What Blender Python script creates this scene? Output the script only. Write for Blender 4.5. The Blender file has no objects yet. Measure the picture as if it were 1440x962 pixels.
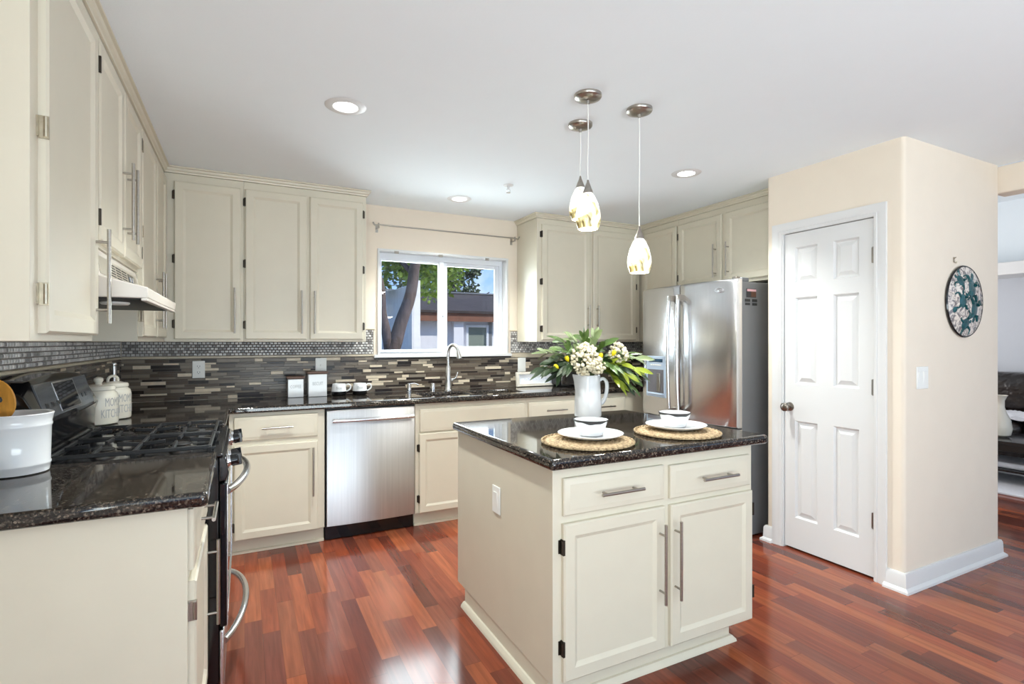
import bpy, bmesh, math, random
from math import radians as R, sin, cos, pi
from mathutils import Vector, Matrix
scn = bpy.context.scene
COL = scn.collection
# ------------------------------------------------------------------ camera
F_PX, YAW, EYE = 740.0, 26.94, 1.31
cd = bpy.data.cameras.new('camera'); cam = bpy.data.objects.new('camera', cd); COL.objects.link(cam)
cd.sensor_fit = 'HORIZONTAL'; cd.sensor_width = 36.0; cd.lens = F_PX / 1440.0 * 36.0
cd.clip_start = .05; cd.clip_end = 300
cam.location = (0, 0, EYE); cam.rotation_euler = (R(90), 0, R(-YAW))
scn.camera = cam
# ------------------------------------------------------------------ view
scn.view_settings.view_transform = 'Standard'; scn.view_settings.look = 'None'
scn.view_settings.gamma = 1.0; scn.view_settings.use_curve_mapping = False
scn.view_settings.exposure = 0.11
# ------------------------------------------------------------------ sky
W = bpy.data.worlds.new('sky'); scn.world = W; W.use_nodes = True
nt = W.node_tree; nt.nodes.clear()
o_ = nt.nodes.new('ShaderNodeOutputWorld'); b_ = nt.nodes.new('ShaderNodeBackground')
tc = nt.nodes.new('ShaderNodeTexCoord'); sp = nt.nodes.new('ShaderNodeSeparateXYZ')
rp = nt.nodes.new('ShaderNodeValToRGB'); ns = nt.nodes.new('ShaderNodeTexNoise')
mx = nt.nodes.new('ShaderNodeMix'); mx.data_type = 'RGBA'
rp2 = nt.nodes.new('ShaderNodeValToRGB')
nt.links.new(tc.outputs['Generated'], sp.inputs[0]); nt.links.new(sp.outputs['Z'], rp.inputs[0])
rp.color_ramp.elements[0].position = 0.0; rp.color_ramp.elements[0].color = (.36, .56, .88, 1)
rp.color_ramp.elements[1].position = .5; rp.color_ramp.elements[1].color = (.14, .33, .72, 1)
e = rp.color_ramp.elements.new(.2); e.color = (.26, .47, .84, 1)
nt.links.new(tc.outputs['Generated'], ns.inputs['Vector']); ns.inputs['Scale'].default_value = 5; ns.inputs['Detail'].default_value = 6
rp2.color_ramp.elements[0].position = .56; rp2.color_ramp.elements[1].position = .72
nt.links.new(ns.outputs[0], rp2.inputs[0]); nt.links.new(rp2.outputs[0], mx.inputs[0])
nt.links.new(rp.outputs[0], mx.inputs[6]); mx.inputs[7].default_value = (.9, .93, .97, 1)
nt.links.new(mx.outputs[2], b_.inputs[0]); b_.inputs[1].default_value = 1.3
nt.links.new(b_.outputs[0], o_.inputs[0])
# ------------------------------------------------------------------ lights
def area(name, loc, rot, sx, sy, en, color=(1, 1, 1)):
    l = bpy.data.lights.new(name, 'AREA'); l.shape = 'RECTANGLE'; l.size = sx; l.size_y = sy
    l.energy = en; l.color = color
    o = bpy.data.objects.new(name, l); COL.objects.link(o); o.location = loc; o.rotation_euler = rot
    return o
sl = bpy.data.lights.new('sun', 'SUN'); sl.energy = 5.0; sl.angle = R(.6); sl.color = (1, .95, .86)
so = bpy.data.objects.new('sun', sl); COL.objects.link(so); so.rotation_euler = (Vector((-.72, .42, -.60))).to_track_quat('-Z', 'Y').to_euler()
# unseen fill lamps added for brightness, then daylight at the kitchen window
area('added_upward_fill', (1.5, -4.6, -.05), (R(180 - 28), 0, 0), 6.0, 3.2, 575, (.87, .975, .99))  # added lamp aimed up through the rear opening to brighten the ceiling
area('added_side_fill', (-.66, -1.0, 1.45), (R(90), 0, R(-90)), 1.5, 1.3, 58, (.86, .975, .99))  # added fill from the left, behind the camera
area('added_living_fill', (6.4, -2.62, 1.3), (R(90), 0, 0), 2.6, 1.8, 6, (.86, .97, 1))  # weak added fill at the living room's front end
area('added_sofa_fill', (6.2, 4.1, 1.5), (R(90), 0, R(180)), 2.2, 1.5, 46, (1, .975, .945))  # lamp added to light the sofa and grey wall; no window there
area('daylight_kitchen_window', (1.5, 4.42, 1.65), (R(90), 0, R(180)), 1.0, .75, 32, (.85, .965, 1))

# ================================================================== materials
def nodes(m):
    m.use_nodes = True
    return m.node_tree, m.node_tree.nodes, m.node_tree.links
def mat(name, col, rough=.4, metal=0, var=.04, scale=8, bump=0, bscale=200, coat=0, spec=.5, emis=None, estr=0, stretch=(1, 1, 1), trans=0, bdist=.002):
    m = bpy.data.materials.new(name); t, n, l = nodes(m)
    p = n['Principled BSDF']
    p.inputs['Roughness'].default_value = rough; p.inputs['Metallic'].default_value = metal
    p.inputs['Specular IOR Level'].default_value = spec
    p.inputs['Coat Weight'].default_value = coat; p.inputs['Coat Roughness'].default_value = .05
    p.inputs['Transmission Weight'].default_value = trans
    g = n.new('ShaderNodeTexCoord'); mp = n.new('ShaderNodeMapping'); mp.inputs['Scale'].default_value = stretch
    l.new(g.outputs['Object'], mp.inputs[0])
    z = n.new('ShaderNodeTexNoise'); z.inputs['Scale'].default_value = scale; z.inputs['Detail'].default_value = 4
    l.new(mp.outputs[0], z.inputs['Vector'])
    r = n.new('ShaderNodeValToRGB')
    r.color_ramp.elements[0].position = .3; r.color_ramp.elements[1].position = .7
    r.color_ramp.elements[0].color = tuple(max(0, c * (1 - var)) for c in col) + (1,)
    r.color_ramp.elements[1].color = tuple(min(1, c * (1 + var)) for c in col) + (1,)
    l.new(z.outputs[0], r.inputs[0]); l.new(r.outputs[0], p.inputs['Base Color'])
    if bump:
        z2 = n.new('ShaderNodeTexNoise'); z2.inputs['Scale'].default_value = bscale; z2.inputs['Detail'].default_value = 2
        l.new(mp.outputs[0], z2.inputs['Vector'])
        b = n.new('ShaderNodeBump'); b.inputs['Strength'].default_value = bump; b.inputs['Distance'].default_value = bdist
        l.new(z2.outputs[0], b.inputs['Height']); l.new(b.outputs[0], p.inputs['Normal'])
    if emis:
        p.inputs['Emission Color'].default_value = tuple(emis) + (1,); p.inputs['Emission Strength'].default_value = estr
    return m
def rgb(r, g, b):
    f = lambda c: (c / 255 / 12.92) if c / 255 <= .04045 else ((c / 255 + .055) / 1.055) ** 2.4
    return (f(r), f(g), f(b))

M = {}
M['cab'] = mat('cream_cabinet_paint', rgb(214, 206, 187), .38, var=.015, bump=.03, bscale=60)
M['wall'] = mat('warm_cream_wall_paint', rgb(232, 219, 202), .75, var=.012, bump=.12, bscale=110)
M['ceil'] = mat('white_ceiling_paint', rgb(240, 246, 250), .85, var=.004, bump=.15, bscale=120)
M['white'] = mat('white_gloss_trim_paint', rgb(220, 219, 218), .4, var=.006)
M['vinyl'] = mat('white_vinyl', rgb(222, 225, 231), .3, var=.006)
M['grey'] = mat('pale_grey_wall_paint', rgb(190, 193, 200), .8, var=.01, bump=.1)
M['nickel'] = mat('brushed_nickel', (.42, .39, .35), .28, 1, var=.08, scale=40, stretch=(1, 1, 6))
M['nickel_dark'] = mat('dark_nickel', (.28, .25, .22), .3, 1, var=.1)
M['chrome'] = mat('polished_chrome', (.75, .76, .78), .1, 1, var=.02)
M['bronze'] = mat('dark_bronze_hinge', (.05, .04, .03), .4, .8, var=.1)
M['brass'] = mat('aged_nickel_hinge', (.48, .42, .32), .33, 1, var=.15, scale=60)
M['steel'] = mat('brushed_stainless', (.66, .66, .67), .24, 1, var=.05, scale=14, stretch=(14, 14, .25), bump=.02, bscale=120)
M['steel_dw'] = mat('satin_stainless', (.50, .49, .485), .33, 1, var=.06, scale=10, stretch=(10, 10, .2))
for k_ in ('steel', 'steel_dw'):
    t_, n_, l_ = nodes(M[k_]); p_ = n_['Principled BSDF']; tg = n_.new('ShaderNodeTangent'); tg.direction_type = 'RADIAL'; tg.axis = 'Z'
    l_.new(tg.outputs[0], p_.inputs['Tangent']); p_.inputs['Anisotropic'].default_value = .75; p_.inputs['Anisotropic Rotation'].default_value = .25
M['steel_side'] = mat('grey_painted_steel', rgb(120, 121, 123), .42, .3, var=.02)
M['black'] = mat('black_enamel', (.006, .006, .007), .12, var=.1)
M['black_matte'] = mat('black_cast_iron', (.008, .008, .009), .5, var=.2, scale=50)
M['black_glass'] = mat('black_glass', (.004, .004, .005), .04, var=.05)
M['panel_grey'] = mat('glossy_grey_panel', (.16, .17, .18), .1, .4, var=.1)
M['ceramic'] = mat('white_glazed_ceramic', rgb(234, 234, 234), .12, var=.008)
M['ivory'] = mat('ivory_glazed_ceramic', rgb(226, 220, 206), .18, var=.015)
M['ink'] = mat('black_lettering', (.02, .02, .02), .5, var=.1)
M['ink_grey'] = mat('faded_grey_lettering', (.42, .42, .42), .6, var=.1)
M['plastic'] = mat('white_plastic', rgb(240, 239, 234), .3, var=.006)
M['walnut'] = mat('walnut_lid', rgb(120, 90, 75), .45, var=.25, scale=18, stretch=(1, 8, 8))
M['spoon'] = mat('honey_wood', rgb(214, 150, 62), .45, var=.15, scale=12, stretch=(6, 6, 1))
M['leaf'] = mat('dark_green_leaf', rgb(38, 56, 30), .4, var=.35, scale=14)
M['leaf2'] = mat('mid_green_leaf', rgb(74, 98, 44), .4, var=.35, scale=14)
M['leaf3'] = mat('yellow_green_leaf', rgb(128, 140, 38), .4, var=.25, scale=14)
M['leaf4'] = mat('pale_sage_leaf', rgb(128, 142, 98), .45, var=.15, scale=14)
M['stem'] = mat('green_stem', rgb(88, 100, 50), .5, var=.2)
M['blossom'] = mat('cream_blossom', rgb(224, 213, 184), .6, var=.06, scale=60)
M['bud'] = mat('yellow_bud', rgb(225, 205, 20), .5, var=.12, scale=40)
M['leather'] = mat('dark_brown_leather', (.012, .008, .007), .3, var=.4, scale=7, bump=1.0, bscale=9, bdist=.03)
M['darkwood'] = mat('black_lacquered_wood', (.012, .010, .010), .15, var=.2)
M['rug'] = mat('pale_shag_rug', rgb(222, 224, 230), .9, var=.05, scale=40, bump=.6, bscale=120)
M['throw'] = mat('pale_grey_cloth', rgb(205, 206, 212), .7, var=.08, scale=20, bump=.3, bscale=60)
M['hood'] = mat('almond_enamel', rgb(226, 218, 208), .22, var=.01)
M['almond_dark'] = mat('almond_control_panel', rgb(176, 168, 152), .35, var=.03)
M['led'] = mat('lamp_diffuser', (1, 1, 1), .4, emis=(1, .97, .92), estr=9)
M['disp'] = mat('pale_blue_plastic', rgb(190, 208, 228), .3, var=.02)
M['lcd'] = mat('blue_display', (.03, .07, .12), .1, var=.1)
M['recess'] = mat('grey_recess_plastic', rgb(128, 126, 132), .3, .5, var=.06)
M['teal'] = mat('dark_teal_glaze', rgb(22, 76, 80), .15, var=.3, scale=30)
M['magnet_dark'] = mat('dark_grey_magnet', rgb(48, 46, 48), .4, var=.2)
M['magnet_brown'] = mat('brown_magnet', rgb(92, 60, 45), .4, var=.2)
M['magnet_pink'] = mat('pink_magnet', rgb(214, 168, 172), .4, var=.1)
M['frame_paint'] = mat('whitewashed_wood', rgb(232, 224, 210), .5, var=.06, scale=20)
M['paper'] = mat('pale_paper', rgb(240, 241, 245), .6, var=.01)
M['pale_blue'] = mat('pale_blue_lettering', rgb(196, 206, 228), .6, var=.02)
M['stucco'] = mat('white_stucco', rgb(226, 226, 232), .85, var=.03, bump=.3, bscale=40)
M['fascia'] = mat('brown_fascia_paint', rgb(122, 78, 58), .6, var=.1)
M['blind'] = mat('grey_green_blind', rgb(120, 130, 120), .6, var=.06, scale=3, stretch=(.1, .1, 14))
M['bark'] = mat('grey_brown_bark', rgb(78, 66, 66), .85, var=.35, scale=14, stretch=(3, 3, .6), bump=.8, bscale=20)
M['foliage'] = mat('bright_foliage', rgb(122, 150, 46), .6, var=.4, scale=3)
M['foliage_dark'] = mat('dark_foliage', rgb(74, 92, 62), .6, var=.4, scale=3)
M['earth'] = mat('dry_garden_earth', rgb(150, 140, 125), .9, var=.2, scale=3)
M['copper'] = mat('ochre_roof_tile', rgb(178, 124, 62), .7, var=.2)

def mk_granite():
    m = bpy.data.materials.new('dark_speckled_granite'); t, n, l = nodes(m); p = n['Principled BSDF']
    p.inputs['Roughness'].default_value = .05; p.inputs['Specular IOR Level'].default_value = .6
    g = n.new('ShaderNodeTexCoord')
    v = n.new('ShaderNodeTexVoronoi'); v.inputs['Scale'].default_value = 210; l.new(g.outputs['Object'], v.inputs['Vector'])
    z = n.new('ShaderNodeTexNoise'); z.inputs['Scale'].default_value = 110; z.inputs['Detail'].default_value = 6; l.new(g.outputs['Object'], z.inputs['Vector'])
    mm = n.new('ShaderNodeMath'); mm.operation = 'MULTIPLY'; l.new(v.outputs['Color'], mm.inputs[0]); l.new(z.outputs[0], mm.inputs[1])
    r = n.new('ShaderNodeValToRGB'); l.new(mm.outputs[0], r.inputs[0])
    r.color_ramp.elements[0].position = .15; r.color_ramp.elements[0].color = (.008, .007, .007, 1)
    r.color_ramp.elements[1].position = .52; r.color_ramp.elements[1].color = (.19, .15, .115, 1)
    q = r.color_ramp.elements.new(.33); q.color = (.03, .024, .02, 1)
    l.new(r.outputs[0], p.inputs['Base Color']); return m
M['granite'] = mk_granite()

def mk_floor():
    m = bpy.data.materials.new('red_brown_wood_strips'); t, n, l = nodes(m); p = n['Principled BSDF']
    def math_(op, a, b=None, c=None):
        q = n.new('ShaderNodeMath'); q.operation = op
        for i, v in enumerate((a, b, c)):
            if v is None: continue
            if isinstance(v, (int, float)): q.inputs[i].default_value = v
            else: l.new(v, q.inputs[i])
        return q.outputs[0]
    g = n.new('ShaderNodeTexCoord'); s = n.new('ShaderNodeSeparateXYZ'); l.new(g.outputs['Object'], s.inputs[0])
    row = math_('FLOOR', math_('DIVIDE', s.outputs['X'], .072))
    wn = n.new('ShaderNodeTexWhiteNoise'); wn.noise_dimensions = '1D'; l.new(row, wn.inputs['W'])
    yy = math_('ADD', s.outputs['Y'], math_('MULTIPLY', wn.outputs['Value'], 7.3))
    ln = math_('ADD', .42, math_('MULTIPLY', wn.outputs['Value'], .28))
    yd = math_('DIVIDE', yy, ln); seg = math_('FLOOR', yd)
    cb = n.new('ShaderNodeCombineXYZ'); l.new(row, cb.inputs[0]); l.new(seg, cb.inputs[1])
    w2 = n.new('ShaderNodeTexWhiteNoise'); w2.noise_dimensions = '3D'; l.new(cb.outputs[0], w2.inputs['Vector'])
    r = n.new('ShaderNodeValToRGB'); l.new(w2.outputs['Value'], r.inputs[0])
    cols = [(0, rgb(88, 44, 35)), (.18, rgb(104, 51, 38)), (.4, rgb(122, 58, 40)), (.62, rgb(138, 68, 44)), (.82, rgb(152, 84, 54)), (1, rgb(106, 54, 44))]
    r.color_ramp.elements[0].color = cols[0][1] + (1,); r.color_ramp.elements[1].color = cols[-1][1] + (1,)
    for po, c in cols[1:-1]: q = r.color_ramp.elements.new(po); q.color = c + (1,)
    # grain
    c2 = n.new('ShaderNodeCombineXYZ'); l.new(math_('MULTIPLY', s.outputs['X'], 55), c2.inputs[0]); l.new(math_('MULTIPLY', s.outputs['Y'], 3.2), c2.inputs[1]); l.new(math_('MULTIPLY', w2.outputs['Value'], 40), c2.inputs[2])
    z = n.new('ShaderNodeTexNoise'); z.inputs['Scale'].default_value = 1; z.inputs['Detail'].default_value = 5; z.inputs['Distortion'].default_value = .5; l.new(c2.outputs[0], z.inputs['Vector'])
    gr = n.new('ShaderNodeMapRange'); l.new(z.outputs[0], gr.inputs[0]); gr.inputs[1].default_value = .3; gr.inputs[2].default_value = .7; gr.inputs[3].default_value = .76; gr.inputs[4].default_value = 1.2
    # joints between strips
    fx = math_('FRACT', math_('DIVIDE', s.outputs['X'], .072)); fy = math_('FRACT', yd)
    gap = math_('MULTIPLY', math_('GREATER_THAN', fx, .018), math_('GREATER_THAN', fy, .004))
    gapc = math_('ADD', .6, math_('MULTIPLY', gap, .4))
    k = math_('MULTIPLY', gr.outputs[0], gapc)
    mv = n.new('ShaderNodeVectorMath'); mv.operation = 'SCALE'; l.new(r.outputs[0], mv.inputs[0]); l.new(k, mv.inputs['Scale'])
    l.new(mv.outputs[0], p.inputs['Base Color'])
    p.inputs['Roughness'].default_value = .16; p.inputs['Specular IOR Level'].default_value = .42
    p.inputs['Coat Weight'].default_value = .06; p.inputs['Coat Roughness'].default_value = .12
    return m
M['floor'] = mk_floor()

def mk_glass():
    m = bpy.data.materials.new('clear_window_glass'); t, n, l = nodes(m); n.remove(n['Principled BSDF'])
    out = n['Material Output']; a = n.new('ShaderNodeBsdfTransparent'); b = n.new('ShaderNodeBsdfGlossy'); b.inputs['Roughness'].default_value = .0
    f = n.new('ShaderNodeFresnel'); f.inputs[0].default_value = 1.3; x = n.new('ShaderNodeMixShader')
    a.inputs[0].default_value = (.97, .98, .98, 1)
    l.new(f.outputs[0], x.inputs[0]); l.new(a.outputs[0], x.inputs[1]); l.new(b.outputs[0], x.inputs[2]); l.new(x.outputs[0], out.inputs[0])
    return m
M['glass'] = mk_glass()

def mk_shade():
    m = bpy.data.materials.new('art_glass_lit'); t, n, l = nodes(m); p = n['Principled BSDF']
    g = n.new('ShaderNodeTexCoord'); z = n.new('ShaderNodeTexNoise'); z.inputs['Scale'].default_value = 12; z.inputs['Detail'].default_value = 3; z.inputs['Distortion'].default_value = 1.6
    l.new(g.outputs['Object'], z.inputs['Vector'])
    s = n.new('ShaderNodeSeparateXYZ'); l.new(g.outputs['Object'], s.inputs[0])
    mr = n.new('ShaderNodeMapRange'); l.new(s.outputs['Z'], mr.inputs[0]); mr.inputs[1].default_value = .02; mr.inputs[2].default_value = .13; mr.inputs[3].default_value = .10; mr.inputs[4].default_value = -.08
    ad = n.new('ShaderNodeMath'); ad.operation = 'ADD'; l.new(z.outputs[0], ad.inputs[0]); l.new(mr.outputs[0], ad.inputs[1])
    r = n.new('ShaderNodeValToRGB'); l.new(ad.outputs[0], r.inputs[0])
    r.color_ramp.elements[0].position = .48; r.color_ramp.elements[0].color = (1, .99, .95, 1)
    r.color_ramp.elements[1].position = .69; r.color_ramp.elements[1].color = (.16, .11, .03, 1)
    q = r.color_ramp.elements.new(.58); q.color = (.80, .70, .34, 1)
    l.new(r.outputs[0], p.inputs['Base Color']); l.new(r.outputs[0], p.inputs['Emission Color']); p.inputs['Emission Strength'].default_value = .62
    p.inputs['Roughness'].default_value = .12
    return m
M['shade'] = mk_shade()

def mk_woven():
    m = bpy.data.materials.new('woven_straw'); t, n, l = nodes(m); p = n['Principled BSDF']; p.inputs['Roughness'].default_value = .75
    g = n.new('ShaderNodeTexCoord'); z = n.new('ShaderNodeTexNoise'); z.inputs['Scale'].default_value = 90; z.inputs['Detail'].default_value = 3; l.new(g.outputs['Object'], z.inputs['Vector'])
    r = n.new('ShaderNodeValToRGB'); l.new(z.outputs[0], r.inputs[0])
    r.color_ramp.elements[0].position = .3; r.color_ramp.elements[0].color = rgb(118, 90, 58) + (1,)
    r.color_ramp.elements[1].position = .65; r.color_ramp.elements[1].color = rgb(204, 178, 138) + (1,)
    l.new(r.outputs[0], p.inputs['Base Color']); return m
M['woven'] = mk_woven()

def mk_roof():
    m = bpy.data.materials.new('dark_shingle_roof'); t, n, l = nodes(m); p = n['Principled BSDF']; p.inputs['Roughness'].default_value = .9
    g = n.new('ShaderNodeTexCoord'); b = n.new('ShaderNodeTexBrick'); b.inputs['Scale'].default_value = 3.2; l.new(g.outputs['Object'], b.inputs['Vector'])
    b.inputs['Color1'].default_value = rgb(54, 46, 46) + (1,); b.inputs['Color2'].default_value = rgb(70, 60, 60) + (1,); b.inputs['Mortar'].default_value = rgb(40, 34, 34) + (1,)
    b.inputs['Mortar Size'].default_value = .015
    l.new(b.outputs[0], p.inputs['Base Color']); return m
M['roof'] = mk_roof()

def mk_plate():
    m = bpy.data.materials.new('mottled_cream_glaze'); t, n, l = nodes(m); p = n['Principled BSDF']; p.inputs['Roughness'].default_value = .1
    g = n.new('ShaderNodeTexCoord'); z = n.new('ShaderNodeTexNoise'); z.inputs['Scale'].default_value = 26; z.inputs['Detail'].default_value = 3; z.inputs['Distortion'].default_value = 2
    l.new(g.outputs['Object'], z.inputs['Vector']); r = n.new('ShaderNodeValToRGB'); l.new(z.outputs[0], r.inputs[0])
    r.color_ramp.elements[0].position = .40; r.color_ramp.elements[0].color = rgb(120, 112, 112) + (1,)
    r.color_ramp.elements[1].position = .56; r.color_ramp.elements[1].color = rgb(226, 214, 202) + (1,)
    l.new(r.outputs[0], p.inputs['Base Color']); return m
M['plateglaze'] = mk_plate()

# ================================================================== mesh helpers
def box(bm, x0, x1, y0, y1, z0, z1, mi=0):
    v = [bm.verts.new(p) for p in ((x0, y0, z0), (x1, y0, z0), (x1, y1, z0), (x0, y1, z0), (x0, y0, z1), (x1, y0, z1), (x1, y1, z1), (x0, y1, z1))]
    for f in ((0, 3, 2, 1), (4, 5, 6, 7), (0, 1, 5, 4), (1, 2, 6, 5), (2, 3, 7, 6), (3, 0, 4, 7)):
        q = bm.faces.new([v[i] for i in f]); q.material_index = mi
    return v
def loft(bm, rings, cap0=True, cap1=True, closed=True, mi=0):
    vs = [[bm.verts.new(p) for p in r] for r in rings]; n = len(rings[0])
    for a, b in zip(vs, vs[1:]):
        for i in range(n if closed else n - 1):
            j = (i + 1) % n
            q = bm.faces.new((a[i], a[j], b[j], b[i])); q.material_index = mi
    if cap0: q = bm.faces.new(list(reversed(vs[0]))); q.material_index = mi
    if cap1: q = bm.faces.new(vs[-1]); q.material_index = mi
    return vs
def ring(c, r, n=24, ry=None, ph=0):
    ry = r if ry is None else ry
    return [(c[0] + r * cos(2 * pi * i / n + ph), c[1] + ry * sin(2 * pi * i / n + ph), c[2]) for i in range(n)]
def lathe(bm, prof, n=32, c=(0, 0, 0), cap0=True, cap1=True, mi=0):
    return loft(bm, [ring((c[0], c[1], c[2] + z), max(r, 1e-4), n) for r, z in prof], cap0, cap1, mi=mi)
def tube(bm, pts, rad, n=10, cap=True, mi=0):
    P = [Vector(p) for p in pts]; rr = rad if isinstance(rad, (list, tuple)) else [rad] * len(P)
    rings = []; up = None
    for i, p in enumerate(P):
        d = (P[min(i + 1, len(P) - 1)] - P[max(i - 1, 0)]).normalized()
        if up is None:
            up = Vector((0, 0, 1)) if abs(d.z) < .9 else Vector((1, 0, 0))
        a = d.cross(up).normalized(); b = a.cross(d).normalized(); up = b
        rings.append([p + (a * cos(2 * pi * k / n) + b * sin(2 * pi * k / n)) * rr[i] for k in range(n)])
    return loft(bm, rings, cap, cap, mi=mi)
def smoothpath(pts, k=6):
    P = [Vector(p) for p in pts]; out = []
    for i in range(len(P) - 1):
        p0, p1, p2, p3 = P[max(i - 1, 0)], P[i], P[i + 1], P[min(i + 2, len(P) - 1)]
        for s in range(k):
            t = s / k
            out.append(.5 * ((2 * p1) + (-p0 + p2) * t + (2 * p0 - 5 * p1 + 4 * p2 - p3) * t * t + (-p0 + 3 * p1 - 3 * p2 + p3) * t ** 3))
    out.append(P[-1]); return out
def obj(name, bm, m, parent=None, loc=None, rot=None, smooth=40, bevel=0, seg=2, mats=None, norm=True):
    if norm: bmesh.ops.recalc_face_normals(bm, faces=bm.faces)
    me = bpy.data.meshes.new(name); bm.to_mesh(me); bm.free()
    for q in (mats or [m]): me.materials.append(M[q] if isinstance(q, str) else q)
    if smooth:
        for p in me.polygons: p.use_smooth = True
        me.set_sharp_from_angle(angle=R(smooth))
    o = bpy.data.objects.new(name, me); COL.objects.link(o)
    if parent: o.parent = parent
    if loc: o.location = loc
    if rot: o.rotation_euler = rot
    if bevel:
        b = o.modifiers.new('bevel', 'BEVEL'); b.width = bevel; b.segments = seg; b.limit_method = 'ANGLE'; b.angle_limit = R(35)
    return o
def bxo(name, m, parent, *a, bevel=.002, **k):
    bm = bmesh.new(); box(bm, *a); return obj(name, bm, m, parent, bevel=bevel, **k)
def tag(o, label=None, cat=None, group=None, kind=None):
    if label: o['label'] = label
    if cat: o['category'] = cat
    if group: o['group'] = group
    if kind: o['kind'] = kind
    return o
def thing(name, label, cat, loc=(0, 0, 0), rz=0, group=None):
    o = bpy.data.objects.new(name, None); COL.objects.link(o); o.empty_display_size = .05
    o.location = loc; o.rotation_euler = (0, 0, rz); return tag(o, label, cat, group)
def struct(name, bm, m, label=None, cat=None, **k):
    o = obj(name, bm, m, **k); o['kind'] = 'structure'
    return tag(o, label, cat)
def copy_tree(o, parent=None):
    c = o.copy(); COL.objects.link(c)
    if parent: c.parent = parent
    for ch in list(o.children): copy_tree(ch, c)
    return c
def sweep(bm, prof, path, close=False, mi=0):
    """prof: (out, z) points; path: xy points; 'out' goes to the right of travel; mitred corners."""
    P = [Vector(p) for p in path]; n = len(P); N = []
    for i in range(n):
        ds = []
        if i > 0: ds.append((P[i] - P[i - 1]).normalized())
        if i < n - 1: ds.append((P[i + 1] - P[i]).normalized())
        ns = [Vector((d.y, -d.x)) for d in ds]
        if len(ns) == 1: N.append(ns[0])
        else:
            b = (ns[0] + ns[1]).normalized(); N.append(b / max(.2, b.dot(ns[0])))
    loft(bm, [[(P[i].x + N[i].x * o, P[i].y + N[i].y * o, z) for o, z in prof] for i in range(n)], mi=mi)
def text_bm(body, size, depth=.0008, font_scale_x=1.0):
    cu = bpy.data.curves.new('lettering', 'FONT'); cu.body = body; cu.size = size; cu.align_x = 'CENTER'; cu.align_y = 'CENTER'; cu.extrude = depth; cu.resolution_u = 2
    to = bpy.data.objects.new('lettering', cu); COL.objects.link(to)
    dg = bpy.context.evaluated_depsgraph_get(); dg.update()
    me = bpy.data.meshes.new_from_object(to.evaluated_get(dg))
    bm = bmesh.new(); bm.from_mesh(me)
    bpy.data.objects.remove(to); bpy.data.curves.remove(cu); bpy.data.meshes.remove(me)
    for v in bm.verts: v.co.x *= font_scale_x
    return bm

# ================================================================== structure
CZ = 2.39
YB, XL, XR = 4.19, -.72, 3.64      # back, left and right wall faces
PX, PY0, PX1, PY1 = 3.08, 1.525, 4.13, 2.34   # pantry box
bm = bmesh.new(); box(bm, -.9, 8.2, -2.8, 4.33, -.1, 0); struct('floor', bm, 'floor', 'red-brown wood strip floor running towards the window wall', 'floor', smooth=0)
bm = bmesh.new(); box(bm, -.9, 4.13, -2.8, 4.33, CZ, CZ + .12); struct('ceiling', bm, 'ceil', 'flat white kitchen ceiling', 'ceiling', smooth=0)
WX0, WX1, WZ0, WZ1 = .935, 2.085, 1.20, 2.05
bm = bmesh.new()
for a in ((-.9, WX0, 0, CZ), (WX1, XR + .14, 0, CZ), (WX0, WX1, 0, WZ0), (WX0, WX1, WZ1, CZ)): box(bm, a[0], a[1], YB, YB + .14, a[2], a[3])
struct('wall_back', bm, 'wall', 'cream back wall around the kitchen window', 'wall', smooth=0)
bm = bmesh.new()
for y0, y1, z0, z1 in ((-2.8, -1.8, 0, CZ), (-.2, YB, 0, CZ), (-1.8, -.2, 0, .75), (-1.8, -.2, 2.1, CZ)): box(bm, XL - .14, XL, y0, y1, z0, z1)
struct('wall_left', bm, 'wall', 'cream left wall behind the range and cabinets', 'wall', smooth=0)
bm = bmesh.new(); box(bm, XR, XR + .14, PY1, YB, 0, CZ); struct('wall_right', bm, 'wall', 'cream right wall behind the refrigerator', 'wall', smooth=0)
bm = bmesh.new()
for x0, x1, z0, z1 in ((-.9, -.25, 0, CZ), (3.25, 5.0, 0, CZ), (7.8, 8.2, 0, CZ), (-.25, 3.25, 2.25, CZ), (5.0, 7.8, 2.25, CZ), (5.0, 7.8, 0, .35)): box(bm, x0, x1, -2.8, -2.68, z0, z1)
struct('wall_front', bm, 'wall', 'cream wall behind the viewer with patio opening', 'wall', smooth=0)
# pantry box with bullnose corners and a door hole
DY0, DY1, DZ = 1.655, 2.245, 2.02
bm = bmesh.new()
def arc(cx, cy, r, a0, a1, n=6): return [(cx + r * cos(R(a0 + (a1 - a0) * i / n)), cy + r * sin(R(a0 + (a1 - a0) * i / n))) for i in range(n + 1)]
def extr(bm, poly, z0, z1): loft(bm, [[(x, y, z) for x, y in poly] for z in (z0, z1)])
rr = .022
extr(bm, [(PX + .11, DY0), (PX, DY0)] + arc(PX + rr, PY0 + rr, rr, 180, 270) + arc(PX1 - rr, PY0 + rr, rr, 270, 360) + [(PX1, PY0 + .11), (PX + .11, PY0 + .11)], 0, CZ)
extr(bm, [(PX + .11, PY1)] + arc(PX + rr, PY1 - rr, rr, 90, 180) + [(PX, DY1), (PX + .11, DY1)], 0, CZ)
box(bm, PX, PX + .11, DY0, DY1, DZ, CZ)
box(bm, PX + .11, PX1, PY1 - .11, PY1, 0, CZ)
box(bm, PX1 - .11, PX1, PY0 + .11, PY1 - .11, 0, CZ)
struct('wall_pantry', bm, 'wall', 'cream pantry corner block with rounded edges beside the refrigerator', 'wall', smooth=50)
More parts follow.
